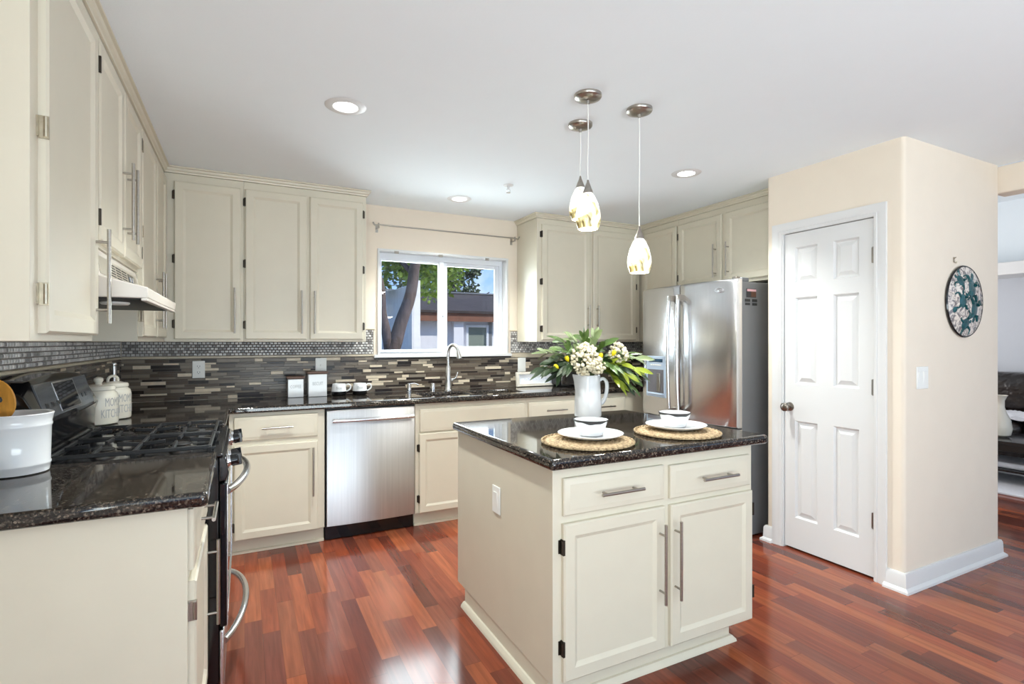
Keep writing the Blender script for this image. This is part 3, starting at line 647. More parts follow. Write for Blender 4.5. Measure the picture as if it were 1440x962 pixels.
# ================================================================== range
rg = thing('gas_range', 'black freestanding gas range with backguard between the left counters', 'range', (0, 0, 0))
RY0, RY1 = 2.202, 2.948; RFX = -.085
bxo('body', 'black', rg, XL + .01, RFX, RY0, RY1, .03, .886, bevel=.003)
bm = bmesh.new()   # cooktop with rolled lip and recessed well
box(bm, XL + .09, RFX + .014, RY0, RY1, .8865, .900); obj('cooktop', bm, 'black', rg, bevel=.008, seg=3)
bm = bmesh.new()   # control panel (sloping)
loft(bm, [[(RFX + .001, y, .80), (-.062, y, .80), (-.052, y, .83), (-.062, y, .882), (-.075, y, .886), (RFX + .001, y, .886)] for y in (RY0, RY1)]); cp = obj('control_panel', bm, 'black', rg, bevel=.003)
for y in (2.262, 2.375, 2.765, 2.885):
    bm = bmesh.new(); lathe(bm, [(.028, 0), (.028, .004), (.020, .006), (.019, .012)], 20, mi=0); kb = obj('knob_bezel', bm, 'chrome', cp, loc=(-.0565, y, .860), rot=(0, R(82), 0))
    bm = bmesh.new(); lathe(bm, [(.021, .010), (.020, .034), (.016, .038)], 20); box(bm, -.022, .022, -.006, .006, .012, .046); obj('knob', bm, 'black', cp, loc=(-.0565, y, .860), rot=(0, R(82), 0), bevel=.002)
bm = bmesh.new(); box(bm, RFX + .001, -.058, RY0 + .002, RY1 - .002, .262, .792); od = obj('oven_door', bm, 'black_glass', rg, bevel=.006)
bm = bmesh.new()
for z0, z1 in ((.262, .300), (.735, .785)): box(bm, -.0585, -.0545, RY0 + .004, RY1 - .004, z0, z1)
for y0, y1 in ((RY0 + .004, RY0 + .02), (RY1 - .02, RY1 - .004)): box(bm, -.0585, -.0545, y0, y1, .30, .735)
obj('oven_trim', bm, 'steel', od, bevel=.001)
def bow(name, par, z, xb, xa, dz, rad):
    bm = bmesh.new(); pts = []
    for i in range(19):
        u = i / 9 - 1; pts.append((xb + (xa - xb) * (1 - u * u) ** .8, RY0 + .04 + (RY1 - RY0 - .08) * i / 18, z - dz * abs(u) ** 2.2))
    tube(bm, pts, rad, 12); 
    return obj(name, bm, 'steel', par)
bow('oven_handle', od, .765, -.058, .010, .012, .014)
bm = bmesh.new(); box(bm, RFX + .001, -.066, RY0 + .002, RY1 - .002, .035, .252); dr = obj('drawer', bm, 'steel', rg, bevel=.006); bow('drawer_handle', dr, .215, -.066, .006, .02, .013)
# backguard with tilted console and arched top
bm = bmesh.new(); rings = []
for i in range(17):
    y = RY0 + (RY1 - RY0) * i / 16; u = i / 8 - 1; zt = 1.192 - .022 * u * u - (.028 if abs(u) > .99 else 0)
    rings.append([(XL + .012, y, .90), (-.60, y, .90), (-.595, y, 1.005 + .012 * u * u), (-.585, y, 1.035 + .012 * u * u), (-.628, y, zt - .012), (-.642, y, zt), (XL + .012, y, zt + .006)])
loft(bm, rings); bg = obj('backguard', bm, 'black', rg, smooth=35, bevel=.003)
def on_console(y, z, off): 
    t = (z - 1.04) / (1.18 - 1.04); return (-.585 - .043 * t + off, y, z)
def console_patch(name, m, y0, y1, z0, z1, off, skew=0):
    bm = bmesh.new(); a = [on_console(y0, z0, off), on_console(y1, z0, off), on_console(y1, z1, off), on_console(y0, z1, off)]
    b = [on_console(y0, z0, -.004), on_console(y1, z0, -.004), on_console(y1, z1, -.004), on_console(y0, z1, -.004)]
    loft(bm, [b, a]); return obj(name, bm, m, bg, bevel=.0008)
console_patch('console_panel', 'panel_grey', RY0 + .06, RY1 - .06, 1.052, 1.168, .002)
console_patch('console_bezel', 'steel', 2.44, 2.70, 1.058, 1.165, .0032)
console_patch('display', 'black_glass', 2.45, 2.685, 1.064, 1.160, .0044)
for y in (2.30, 2.36, 2.42, 2.74, 2.79): console_patch('button', 'black', y, y + .03, 1.085, 1.10, .0034)
bm = bmesh.new(); tube(bm, [(-.586, RY0 + .02, .914), (-.586, RY1 - .02, .914)], .012, 10); obj('vent_rail', bm, 'steel', bg)
# burners and cast-iron grates
for (bx, by) in ((-.46, 2.39), (-.46, 2.76), (-.22, 2.39), (-.22, 2.76)):
    bm = bmesh.new(); lathe(bm, [(.055, .8995), (.055, .904), (.04, .907), (.04, .913)], 24, (bx, by, 0), mi=0); lathe(bm, [(.034, .9135), (.036, .918), (.03, .922), (.001, .923)], 24, (bx, by, 0), mi=1); obj('burner', bm, 'nickel_dark', rg, mats=['nickel_dark', 'black_matte'])
def bar3(bm, a, b, w=.012, h=.014):
    a = Vector(a); b = Vector(b); d = (b - a).normalized(); s = Vector((-d.y, d.x, 0)).normalized() * w / 2; u = Vector((0, 0, h / 2))
    loft(bm, [[p - s - u, p + s - u, p + s * .8 + u, p - s * .8 + u] for p in (a, b)])
for y0, y1 in ((2.215, 2.572), (2.578, 2.935)):
    bm = bmesh.new(); x0, x1, z = -.575, -.115, .926; ym = (y0 + y1) / 2; xm = (x0 + x1) / 2
    for a, b in (((x0, y0 + .01, z), (x1, y0 + .01, z)), ((x0, y1 - .01, z), (x1, y1 - .01, z)), ((x0, y0 + .01, z), (x0, y1 - .01, z)), ((x1, y0 + .01, z), (x1, y1 - .01, z)), ((xm, y0 + .01, z), (xm, y1 - .01, z))): bar3(bm, a, b)
    for cx in ((x0 + xm) / 2, (x1 + xm) / 2):
        for s in (-1, 1):
            bar3(bm, (cx, ym + s * .165, z), (cx, ym + s * .045, z + .006)); bar3(bm, (cx + s * .112, ym, z), (cx + s * .04, ym, z + .006))
    for px in (x0, x1, xm):
        for py in (y0 + .01, y1 - .01): bar3(bm, (px - .02, py, z - .004), (px + .02, py, z - .004), .014, .01); box(bm, px - .008, px + .008, py - .008, py + .008, .9005, z)
    obj('grate', bm, 'black_matte', rg, bevel=.002)
# ================================================================== range hood
hd = thing('range_hood', 'almond under-cabinet range hood with vent slots over the range', 'range hood', (0, 0, 0))
HY0, HY1 = 2.14, 2.94
bm = bmesh.new()
loft(bm, [[(XL + .01, y, 1.458), (-.292, y, 1.458), (-.290, y, 1.494), (-.430, y, 1.532), (-.446, y, 1.628), (XL + .01, y, 1.628)] for y in (HY0, HY1)])
hb = obj('hood_shell', bm, 'hood', hd, bevel=.004)
bm = bmesh.new(); box(bm, -.69, -.31, HY0 + .02, HY1 - .02, 1.4545, 1.4578); obj('filter', bm, 'black_matte', hd)
bm = bmesh.new()
for a in ((-.31, -.292, HY0, HY1), (-.70, -.69, HY0, HY1)): box(bm, a[0], a[1], a[2], a[3], 1.449, 1.4578)
obj('hood_rim', bm, 'hood', hd, bevel=.002)
def hood_patch(name, m, y0, y1, z0, z1, off):
    bm = bmesh.new(); X = lambda z: -.430 - .016 * (z - 1.532) / .096
    loft(bm, [[(X(z) - .003, y, z) for y, z in ((y0, z0), (y1, z0), (y1, z1), (y0, z1))], [(X(z) + off, y, z) for y, z in ((y0, z0), (y1, z0), (y1, z1), (y0, z1))]]); return obj(name, bm, m, hb, bevel=.001)
hood_patch('control_plate', 'almond_dark', 2.20, 2.90, 1.542, 1.605, .002)
for gy in (2.36, 2.47, 2.58):
    for j in range(5): hood_patch('vent_slot', 'black_matte', gy, gy + .09, 1.551 + j * .010, 1.556 + j * .010, .003)
hood_patch('switch_plate', 'black', 2.70, 2.82, 1.555, 1.595, .0035)
for y in (2.73, 2.78): hood_patch('rocker', 'steel', y, y + .02, 1.565, 1.585, .006)
bm = bmesh.new(); lathe(bm, [(.04, 1.4455), (.045, 1.450), (.045, 1.4544)], 20, (-.42, 2.36, 0)); obj('hood_lamp', bm, 'plastic', hd)

# ================================================================== refrigerator (faces -X)
fr = thing('refrigerator', 'stainless french-door refrigerator with ice dispenser beside the pantry', 'refrigerator', (0, 0, 0))
FY0, FY1 = 2.418, 3.326; FM = 2.885
bxo('body', 'steel_side', fr, 2.945, 3.62, FY0 + .004, FY1 - .004, .012, 1.712, bevel=.004)
def fdoor(name, y0, y1, z0, z1):
    bm = bmesh.new(); rings = []; n = 14
    for i in range(n + 1):
        y = y0 + (y1 - y0) * i / n; u = (y - FM) / .46; x = 2.838 + .038 * u * u
        e = .010 if i in (0, n) else 0
        rings.append([(2.938, y, z0), (x + .012 + e, y, z0), (x + e, y, z0 + .012), (x + e, y, z1 - .016), (x + .014 + e, y, z1), (2.938, y, z1)])
    loft(bm, rings); return obj(name, bm, 'steel', fr, smooth=50)
dl = fdoor('door', FM + .003, FY1, .74, 1.730); drr = fdoor('door', FY0, FM - .003, .74, 1.730); dz = fdoor('freezer_drawer', FY0, FY1, .05, .728)
for par, y in ((dl, FM + .045), (drr, FM - .045)):
    bm = bmesh.new(); pts = [(2.838 - .052 - .016 * (1 - (i / 8 - 1) ** 2), y, .80 + .84 * i / 16) for i in range(17)]; tube(bm, pts, .0135, 14)
    obj('handle', bm, 'steel', par)
    bm = bmesh.new()
    for z in (.80, 1.63): box(bm, 2.775, 2.842, y - .013, y + .013, z - .022, z + .022)
    obj('handle_mount', bm, 'nickel_dark', par, bevel=.004)
bm = bmesh.new(); tube(bm, [(2.775 - .018 * (1 - (i / 8 - 1) ** 2), FY0 + .1 + .7 * i / 16, .66) for i in range(17)], .0135, 12)
for y in (FY0 + .12, FY0 + .78): box(bm, 2.77, 2.86, y - .012, y + .012, .645, .675)
obj('handle', bm, 'steel', dz)
bxo('hinge_cover', 'steel_side', fr, 2.95, 3.02, FY0 + .01, FY0 + .075, 1.7125, 1.742, bevel=.006)
bxo('hinge_cover', 'steel_side', fr, 2.95, 3.02, FY1 - .075, FY1 - .01, 1.7125, 1.742, bevel=.006)
bm = bmesh.new(); box(bm, 2.900, 2.936, FY0 + .012, FY0 + .05, 1.7305, 1.745); obj('hinge_pin', bm, 'nickel_dark', fr, bevel=.003)
# dispenser
dp = bpy.data.objects.new('dispenser', None); COL.objects.link(dp); dp.parent = dl
xd = lambda y: 2.838 + .038 * ((y - FM) / .46) ** 2
a0, a1, b0, b1 = 3.015, 3.252, .885, 1.200
def dpatch(name, m, y0, y1, z0, z1, o0, o1, par, bevel=.002):
    bm = bmesh.new(); q = ((y0, z0), (y1, z0), (y1, z1), (y0, z1)); loft(bm, [[(xd(y) + o0, y, z) for y, z in q], [(xd(y) + o1, y, z) for y, z in q]]); return obj(name, bm, m, par, bevel=bevel)
bpy.data.objects.remove(dp)
dpn = dpatch('dispenser', 'disp', a0, a1, b0, b1, .004, -.010, dl, .004)
dpatch('display', 'lcd', a0 + .035, a1 - .035, 1.155, 1.18, -.008, -.0112, dpn, .0005)
for i in range(5): dpatch('button', 'plastic', a0 + .05 + i * .028, a0 + .07 + i * .028, 1.128, 1.138, -.008, -.0118, dpn, .0005)
dpatch('recess', 'recess', a0 + .022, a1 - .022, .915, 1.098, -.008, -.0108, dpn, .0005)
bm = bmesh.new(); yb = a0 + .075; loft(bm, [[(xd(yb) + o, y, z) for y, z in ((yb - .018, .93), (yb + .018, .93), (yb + .018, 1.07), (yb - .018, 1.07))] for o in (-.010, -.020)]); obj('paddle', bm, 'nickel', dpn, bevel=.004)
dpatch('drip_tray', 'disp', a0 + .022, a1 - .022, .905, .918, -.008, -.026, dpn, .002)
# emblem on the right door
bm = bmesh.new(); yc, zc = 2.535, 1.662; xe = xd(yc) - .003
tube(bm, [(xe, yc + .036 * cos(2 * pi * i / 28), zc + .014 * sin(2 * pi * i / 28)) for i in range(29)], .0016, 6)
tube(bm, smoothpath([(xe, yc + .024, zc + .002), (xe, yc + .012, zc - .009), (xe, yc + .004, zc + .008), (xe, yc - .006, zc - .006), (xe, yc - .016, zc + .006)], 4), .0022, 6); obj('emblem', bm, 'chrome', drr)
# magnets on the side
ys = FY0 + .004
def magnet(label, m, x0, x1, z0, z1): return tag(bxo('magnet', m, None, x0, x1, ys - .0045, ys - .0005, z0, z1, bevel=.0008), label, 'magnet')
mg = magnet('dark square picture magnet at the top of the refrigerator side', 'magnet_dark', 2.985, 3.075, 1.608, 1.668)
bm = bmesh.new(); box(bm, 3.026, 3.0745, ys - .0052, ys - .0046, 1.613, 1.648); obj('picture', bm, 'magnet_brown', mg, smooth=0)
bm = bmesh.new(); box(bm, 2.987, 3.0745, ys - .0052, ys - .0046, 1.649, 1.664); obj('picture_band', bm, 'magnet_pink', mg, smooth=0)
for pos, x0, x1, z0, z1 in (('upper left', 2.971, 3.018, 1.579, 1.598), ('upper right', 3.040, 3.086, 1.579, 1.598), ('lower left', 2.974, 3.016, 1.556, 1.572), ('lower right', 3.041, 3.085, 1.555, 1.572)):
    tag(magnet('%s one of four small black word magnets on the refrigerator side' % pos, 'ink', x0, x1, z0, z1), group='small black magnets on the refrigerator')

# ================================================================== ceiling fixtures
def can(x, y, label):
    o = thing('recessed_light', label, 'ceiling light', (x, y, CZ), 0, 'recessed ceiling lights')
    bm = bmesh.new(); loft(bm, [ring((0, 0, -.001), .052, 32), ring((0, 0, -.006), .056, 32), ring((0, 0, -.007), .080, 32), ring((0, 0, -.001), .092, 32)], False, False); obj('trim_ring', bm, 'white', o)
    bm = bmesh.new(); lathe(bm, [(.051, -.0015), (.050, -.004), (.001, -.0045)], 32); obj('diffuser', bm, 'led', o)
    l = bpy.data.lights.new('can_light', 'SPOT'); l.energy = 130; l.spot_size = R(120); l.spot_blend = .8; l.shadow_soft_size = .05; l.color = (.93, .98, .95)
    lo = bpy.data.objects.new('can_light', l); COL.objects.link(lo); lo.parent = o; lo.location = (0, 0, -.02)
can(.413, 2.495, 'recessed ceiling light nearest the left upper cabinets')
can(1.443, 3.716, 'recessed ceiling light in front of the window')
can(2.518, 2.495, 'recessed ceiling light near the refrigerator')
sp_ = thing('fire_sprinkler', 'small chrome fire sprinkler on the ceiling near the window', 'sprinkler', (1.62, 3.242, CZ))
bm = bmesh.new(); lathe(bm, [(.035, 0), (.034, -.003), (.012, -.006), (.008, -.02), (.006, -.03)], 20); obj('escutcheon', bm, 'white', sp_)
bm = bmesh.new(); tube(bm, [(-.01, 0, -.025), (-.014, 0, -.04), (0, 0, -.05), (.014, 0, -.04), (.01, 0, -.025)], .0025, 6); lathe(bm, [(.016, -.05), (.016, -.052), (.001, -.053)], 14); obj('deflector', bm, 'chrome', sp_)
def pendant(x, y, ztop, label):
    o = thing('pendant_light', label, 'pendant light', (x, y, CZ), 0, 'art glass pendants over the island')
    bm = bmesh.new(); lathe(bm, [(.060, 0), (.060, -.010), (.056, -.016), (.030, -.024), (.008, -.026), (.006, -.040), (.002, -.041)], 32); obj('canopy', bm, 'nickel', o)
    d = CZ - ztop
    bm = bmesh.new(); tube(bm, smoothpath([(0, 0, -.04), (.002, .001, -.04 - (d - .04) * .4), (-.002, -.001, -.04 - (d - .04) * .75), (0, 0, -d)], 5), .0022, 8); obj('cord', bm, 'plastic', o)
    bm = bmesh.new(); lathe(bm, [(.004, .010), (.006, 0), (.010, -.012), (.022, -.042), (.023, -.048), (.019, -.049)], 24); obj('cap', bm, 'nickel', o, loc=(0, 0, -d))
    bm = bmesh.new(); out = [(.0195, -.047), (.030, -.062), (.045, -.095), (.054, -.135), (.0555, -.16), (.052, -.185), (.044, -.205)]
    zb = -.207
    prof = [(r, z - zb) for r, z in out] + [(r - .003, z - zb) for r, z in reversed(out)]
    loft(bm, [ring((0, 0, z), r, 36) for r, z in prof], False, False); sh = obj('shade', bm, 'shade', o, loc=(0, 0, -d + zb))
    bm = bmesh.new(); lathe(bm, [(.012, .15), (.02, .12), (.022, .10), (.016, .075), (.001, .066)], 16); obj('bulb', bm, 'led', sh)
    l = bpy.data.lights.new('pendant_glow', 'POINT'); l.energy = 9; l.shadow_soft_size = .03; l.color = (.95, .97, .92)
    lo = bpy.data.objects.new('pendant_glow', l); COL.objects.link(lo); lo.parent = o; lo.location = (0, 0, -d + zb + .01)
pendant(1.338, 1.90, 2.008, 'pendant nearest the viewer, hanging in front of the highest one')
pendant(1.483, 2.171, 2.122, 'highest hanging pendant, partly hidden behind the nearest one')
pendant(1.632, 1.908, 1.836, 'lowest hanging pendant, rightmost, before the corner cabinets')

# ================================================================== wall things
cr = thing('curtain_rod', 'thin nickel curtain rod on the wall above the window', 'curtain rod', (0, 0, 0))
bm = bmesh.new(); tube(bm, [(.93, 4.115, 2.222), (2.12, 4.115, 2.222)], .0055, 10); obj('rod', bm, 'nickel', cr)
for x in (.93, 2.12):
    bm = bmesh.new(); tube(bm, [(x, YB - .001, 2.20), (x, 4.115, 2.20), (x, 4.108, 2.212)], .005, 8); box(bm, x - .01, x + .01, YB - .004, YB - .0005, 2.175, 2.235); tube(bm, [(x, 4.115, 2.195), (x, 4.115, 2.235)], .006, 8); obj('bracket', bm, 'nickel', cr)
for x, s in ((.93, -1), (2.12, 1)):
    bm = bmesh.new(); tube(bm, smoothpath([(x, 4.115, 2.222), (x + s * .03, 4.115, 2.218), (x + s * .045, 4.115, 2.24)], 4), [.006] * 4 + [.007] * 4 + [.004], 8); obj('finial', bm, 'nickel', cr)
for i, (x, wh) in enumerate(((1.085, 'left'), (1.456, 'middle'), (1.879, 'right'))):
    h = thing('curtain_clip', '%s of three small metal clips on the window head' % wh, 'clip', (x, YB - .0145, 2.026), 0, 'metal clips on the window head')
    bm = bmesh.new(); box(bm, -.018, .018, -.004, 0, -.010, .012); tube(bm, smoothpath([(-.012, -.004, 0), (-.012, -.02, -.006), (0, -.024, .004), (.012, -.02, -.006), (.012, -.004, 0)], 4), .003, 6); obj('bracket', bm, 'nickel', h, bevel=.001)
def outlet(name, label, cat, loc, rz, w=.075, h=.117, kind='duplex'):
    o = thing(name, label, cat, loc, rz)
    bm = bmesh.new(); box(bm, -w / 2, w / 2, -.006, 0, -h / 2, h / 2); obj('cover_plate', bm, 'plastic', o, bevel=.003, seg=2)
    if kind == 'duplex':
        for s in (-1, 1):
            bm = bmesh.new(); box(bm, -.017, .017, -.0075, -.0055, s * .020 - .014, s * .020 + .014); f = obj('receptacle', bm, 'plastic', o, bevel=.002)
            bm = bmesh.new()
            for x in (-.007, .007): box(bm, x - .0012, x + .0012, -.0079, -.0074, s * .020 - .003, s * .020 + .007)
            box(bm, -.0025, .0025, -.0079, -.0074, s * .020 - .010, s * .020 - .006); obj('slot', bm, 'ink', f, smooth=0)
    elif kind == 'toggle':
        bm = bmesh.new(); box(bm, -.006, .006, -.016, -.0055, -.004, .010); obj('toggle', bm, 'plastic', o, bevel=.001)
    else:
        for x in ((-.0,) if w < .09 else (-.024, .024)):
            bm = bmesh.new(); loft(bm, [[(x - .0165, -.0055, -.033), (x + .0165, -.0055, -.033), (x + .0165, -.0055, .033), (x - .0165, -.0055, .033)], [(x - .0165, -.0065, -.033), (x + .0165, -.0065, -.033), (x + .0165, -.0095, .033), (x - .0165, -.0095, .033)]]); obj('rocker', bm, 'plastic', o, bevel=.001)
    return o
outlet('wall_outlet', 'white outlet on the back tiles below the corner wall cabinet', 'outlet', (-.28, YB - .0085, 1.122), 0)
outlet('light_switch', 'white toggle switch on the back tiles behind the white tins', 'switch', (.512, YB - .0085, 1.132), 0, w=.08, kind='toggle')
outlet('light_switch', 'white rocker switch on the back tiles above the framed sign', 'switch', (2.222, YB - .0085, 1.105), 0, w=.08, h=.125, kind='rocker')
outlet('light_switch', 'white wide rocker switch plate on the pantry end wall below the plate', 'switch', (3.245, PY0 - .0005, 1.118), 0, w=.115, h=.12, kind='rocker')
outlet('wall_outlet', 'white outlet on the plain left side of the island', 'outlet', (.9715, 2.055, .63), R(-90), kind='rocker')
# decorative plate
pt = thing('decorative_plate', 'round mottled plate with dark teal animal shapes on the pantry end wall', 'wall plate', (3.685, PY0 - .001, 1.542))
pt.rotation_euler = (R(90), 0, 0)      # local z -> -Y (out of the wall)
def dome(r): return .034 - .026 * (r / .2) ** 2
bm = bmesh.new(); prof = [(.12, .002), (.19, .006), (.200, .010), (.2005, .014)] + [(r, dome(r) + .003) for r in (.197, .18, .15, .12, .09, .06, .03, .002)]; lathe(bm, prof, 48); obj('dish', bm, 'plateglaze', pt)
bm = bmesh.new(); lathe(bm, [(.195, .001), (.205, .004), (.207, .010), (.203, .0145), (.198, .0135)], 48, cap0=False, cap1=False); obj('rim', bm, 'black', pt)
def blob(bm, cx, cy, rx, ry, ang, n=20):
    P = []
    for q, zz in ((0.0, .0065), (.6, .006), (1, .0035)):
        P.append([(cx + q * (rx * cos(a) * cos(ang) - ry * sin(a) * sin(ang)), cy + q * (rx * cos(a) * sin(ang) + ry * sin(a) * cos(ang))) for a in [2 * pi * i / n for i in range(n)]])
    vs = []
    for k, rg_ in enumerate(P):
        if k == 0: vs.append([bm.verts.new((cx, cy, dome(math.hypot(cx, cy)) + .0065))]); continue
        vs.append([bm.verts.new((x, y, dome(math.hypot(x, y)) + (.006 if k == 1 else .003))) for x, y in rg_])
    for i in range(n): bm.faces.new((vs[0][0], vs[1][i], vs[1][(i + 1) % n])); bm.faces.new((vs[1][i], vs[2][i], vs[2][(i + 1) % n], vs[1][(i + 1) % n]))
def limb(bm, pts, r): tube(bm, [(x, y, dome(math.hypot(x, y)) + .004) for x, y in [(p.x, p.y) for p in smoothpath([(a, b, 0) for a, b in pts], 5)]], [r * (1 - .7 * i / (5 * (len(pts) - 1))) for i in range(5 * (len(pts) - 1) + 1)], 6)
for cx, cy, s, an in ((.03, .075, 1.15, 1.3), (.055, -.045, 1.15, 1.45), (-.075, 0.0, .85, 1.5), (-.03, -.13, .85, .3), (-.08, .115, .75, 2.6)):
    bm = bmesh.new(); c, sn = cos(an), sin(an); T = lambda u, v: (cx + s * (u * c - v * sn), cy + s * (u * sn + v * c))
    blob(bm, cx, cy, .046 * s, .038 * s, an); hx, hy = T(.058, 0); blob(bm, hx, hy, .016 * s, .012 * s, an)
    for u, v, u2, v2, u3, v3 in ((.025, .03, .05, .055, .035, .085), (.025, -.03, .05, -.055, .035, -.085), (-.03, .025, -.05, .045, -.045, .06), (-.03, -.025, -.05, -.045, -.045, -.06)): limb(bm, [T(u, v), T(u2, v2), T(u3, v3)], .010 * s)
    obj('motif', bm, 'teal', pt)
for cx, cy in ((.085, .02), (.055, -.105), (.06, .15), (-.14, -.05)):
    bm = bmesh.new(); blob(bm, cx, cy, .019, .016, .4); obj('spot', bm, 'teal', pt)
hk = thing('picture_hook', 'small brass picture hook above the decorative plate', 'hook', (3.583, PY0 - .001, 1.775))
bm = bmesh.new(); box(bm, -.006, .006, -.002, 0, -.014, .016); tube(bm, smoothpath([(0, -.002, -.012), (0, -.012, -.018), (0, -.014, -.008)], 4), .0025, 6); tube(bm, [(0, -.012, .014), (0, 0, .008)], .002, 6); obj('bracket', bm, 'brass', hk)

# ================================================================== things on the counters
cz = CT1 + .0006; iz = .904 + .0006
ck = thing('utensil_crock', 'large white ridged ceramic crock on the left counter edge', 'crock', (-.618, 2.098, cz))
bm = bmesh.new(); lathe(bm, [(.070, 0), (.079, .003), (.080, .010), (.081, .022), (.0835, .026), (.0835, .030), (.0815, .034), (.084, .138), (.0865, .142), (.0865, .147), (.085, .152), (.089, .172), (.091, .178), (.089, .181), (.084, .178), (.080, .14), (.077, .02), (.001, .016)], 48); obj('crock', bm, 'ceramic', ck)
wsp = thing('wooden_spoon', 'honey coloured wooden spoon with a hole standing in the white crock', 'spoon', (-.60, 2.085, cz + .018))
bm = bmesh.new()
tube(bm, [(0, 0, 0), (-.018, -.005, .10), (-.03, -.01, .165)], [.006, .006, .008], 10); obj('spoon_handle', bm, 'spoon', wsp)
bm = bmesh.new(); c0 = Vector((-.045, -.014, .208)); n = 28; outer = []; inner = []
dirx = Vector((.92, -.35, 0)).normalized(); dirz = Vector((-.12, -.05, 1)).normalized(); dn = dirx.cross(dirz).normalized()
def hd_pt(a, r0, r1, off): return c0 + dirx * r0 * cos(a) + dirz * r1 * sin(a) + dn * off
loft(bm, [[hd_pt(2 * pi * i / n, r0, r1, off) for i in range(n)] for r0, r1, off in ((.010, .010, -.003), (.042, .058, -.003), (.044, .060, 0), (.042, .058, .003), (.010, .010, .003), (.010, .010, -.003))], False, False); obj('spoon_head', bm, 'spoon', wsp)
def canister(loc, rz, label, handle):
    o = thing('canister', label, 'canister', loc, rz, None)
    K = 1.16; bm = bmesh.new(); lathe(bm, [(r * K, z * K) for r, z in [(.058, 0), (.066, .004), (.068, .012), (.068, .110), (.064, .128), (.056, .136), (.054, .140), (.001, .140)]], 40); b = obj('jar', bm, 'ivory', o)
    bm = bmesh.new(); lathe(bm, [(.054, .1405), (.058, .142), (.058, .152), (.054, .158), (.03, .164), (.001, .165)], 40)
    if handle == 'loop': tube(bm, smoothpath([(-.026, 0, .162), (-.024, 0, .178), (-.010, 0, .188), (.010, 0, .188), (.024, 0, .178), (.026, 0, .162)], 4), .006, 10)
    else: lathe(bm, [(.014, .163), (.011, .170), (.017, .180), (.016, .190), (.008, .195), (.001, .196)], 20)
    for v in bm.verts: v.co *= K
    obj('lid', bm, 'ivory', o)
    for tx, z in (("MOM'S", .106), ('KITCHEN', .052)):
        tb = text_bm(tx, .058, .0003, .46)
        for v in tb.verts:
            a = v.co.x / .079; y = v.co.y; d = .0795 + v.co.z
            v.co = Vector((d * sin(a), -d * cos(a), z + y))
        obj('lettering', tb, 'ink_grey', b, smooth=0)
canister((-.628, 3.165, cz), R(58), 'ivory lidded canister nearest the range, knob on its lid', 'knob')
canister((-.608, 3.365, cz), R(56), 'ivory lidded canister farther into the corner, loop on its lid', 'loop')
ph = thing('paper_towel_holder', 'slim steel towel post standing behind the ivory canisters', 'towel holder', (-.646, 3.60, cz))
bm = bmesh.new(); lathe(bm, [(.06, 0), (.06, .006), (.052, .010), (.001, .011)], 28); obj('base', bm, 'steel', ph)
bm = bmesh.new(); tube(bm, [(0, 0, .010), (0, 0, .262)], .013, 16); lathe(bm, [(.013, .262), (.016, .268), (.014, .278), (.001, .282)], 16); obj('post', bm, 'steel', ph)
def tin(x, y, w, d, h, label, word, rz):
    o = thing('storage_tin', label, 'tin', (x, y, cz), rz)
    b = bxo('box', 'ceramic', o, -w / 2, w / 2, -d / 2, d / 2, 0, h, bevel=.004); bxo('lid', 'walnut', o, -w / 2 - .008, w / 2 + .008, -d / 2 - .006, d / 2 + .006, h + .006, h + .018, bevel=.003); bxo('lid_collar', 'walnut', o, -w / 2 + .004, w / 2 - .004, -d / 2 + .004, d / 2 - .004, h + .0002, h + .0058, bevel=.001)
    tb = text_bm(word, .034, .0004, .62 if len(word) < 7 else .60); obj('lettering', tb, 'ink_grey', b, loc=(0, -d / 2 - .0006, h * .58), rot=(R(90), 0, 0), smooth=0)
tin(.325, 4.085, .104, .10, .130, 'smaller square white tin with wooden lid, left of the pair', 'COFFEE', 0)
tin(.472, 4.085, .128, .11, .162, 'larger square white tin with wooden lid, right of the pair', 'BISCUIT', 0)
def mug(x, y, rz, label):
    o = thing('mug', label, 'mug', (x, y, cz), rz, 'white mugs with black bases')
    bm = bmesh.new(); lathe(bm, [(.040, 0), (.050, .003), (.053, .010), (.0535, .030)], 32, mi=1, cap1=False); lathe(bm, [(.0535, .030), (.050, .060), (.046, .084), (.0445, .086), (.043, .084), (.048, .04), (.045, .008), (.001, .007)], 32, cap0=False, mi=0); b = obj('cup', bm, 'ceramic', o, mats=['ceramic', 'black'])
    bm = bmesh.new(); tube(bm, smoothpath([(.046, 0, .070), (.066, 0, .080), (.083, 0, .066), (.078, 0, .044), (.053, 0, .028)], 5), .0055, 10); obj('handle', bm, 'ceramic', o)
    tb = text_bm('Best', .026, .0004, .9)
    for v in tb.verts:
        a = v.co.x / .05; zz = v.co.y + .056; d = .0535 - (zz - .03) * .135 + .0008 + v.co.z; v.co = Vector((d * sin(a), -d * cos(a), zz))
    obj('lettering', tb, 'ink_grey', b, smooth=0)
mug(.625, 4.07, R(-8), 'white mug with black base next to the larger tin')
mug(.775, 4.06, R(-8), 'white mug with black base, farther right toward the sink')
fs = thing('framed_sign', 'small whitewashed framed sign leaning right of the sink', 'sign', (2.325, 4.095, cz + .002)); fs.rotation_euler = (R(-7), 0, 0)
bm = bmesh.new(); w, h = .40, .128
for a in ((-w / 2, w / 2, 0, .022), (-w / 2, w / 2, h - .022, h), (-w / 2, -w / 2 + .024, .022, h - .022), (w / 2 - .024, w / 2, .022, h - .022)): box(bm, a[0], a[1], -.02, .008, a[2], a[3])
obj('frame', bm, 'frame_paint', fs, bevel=.002)
bxo('sign_panel', 'paper', fs, -w / 2 + .02, w / 2 - .02, -.006, .004, .018, h - .018, bevel=0)
bm = bmesh.new()
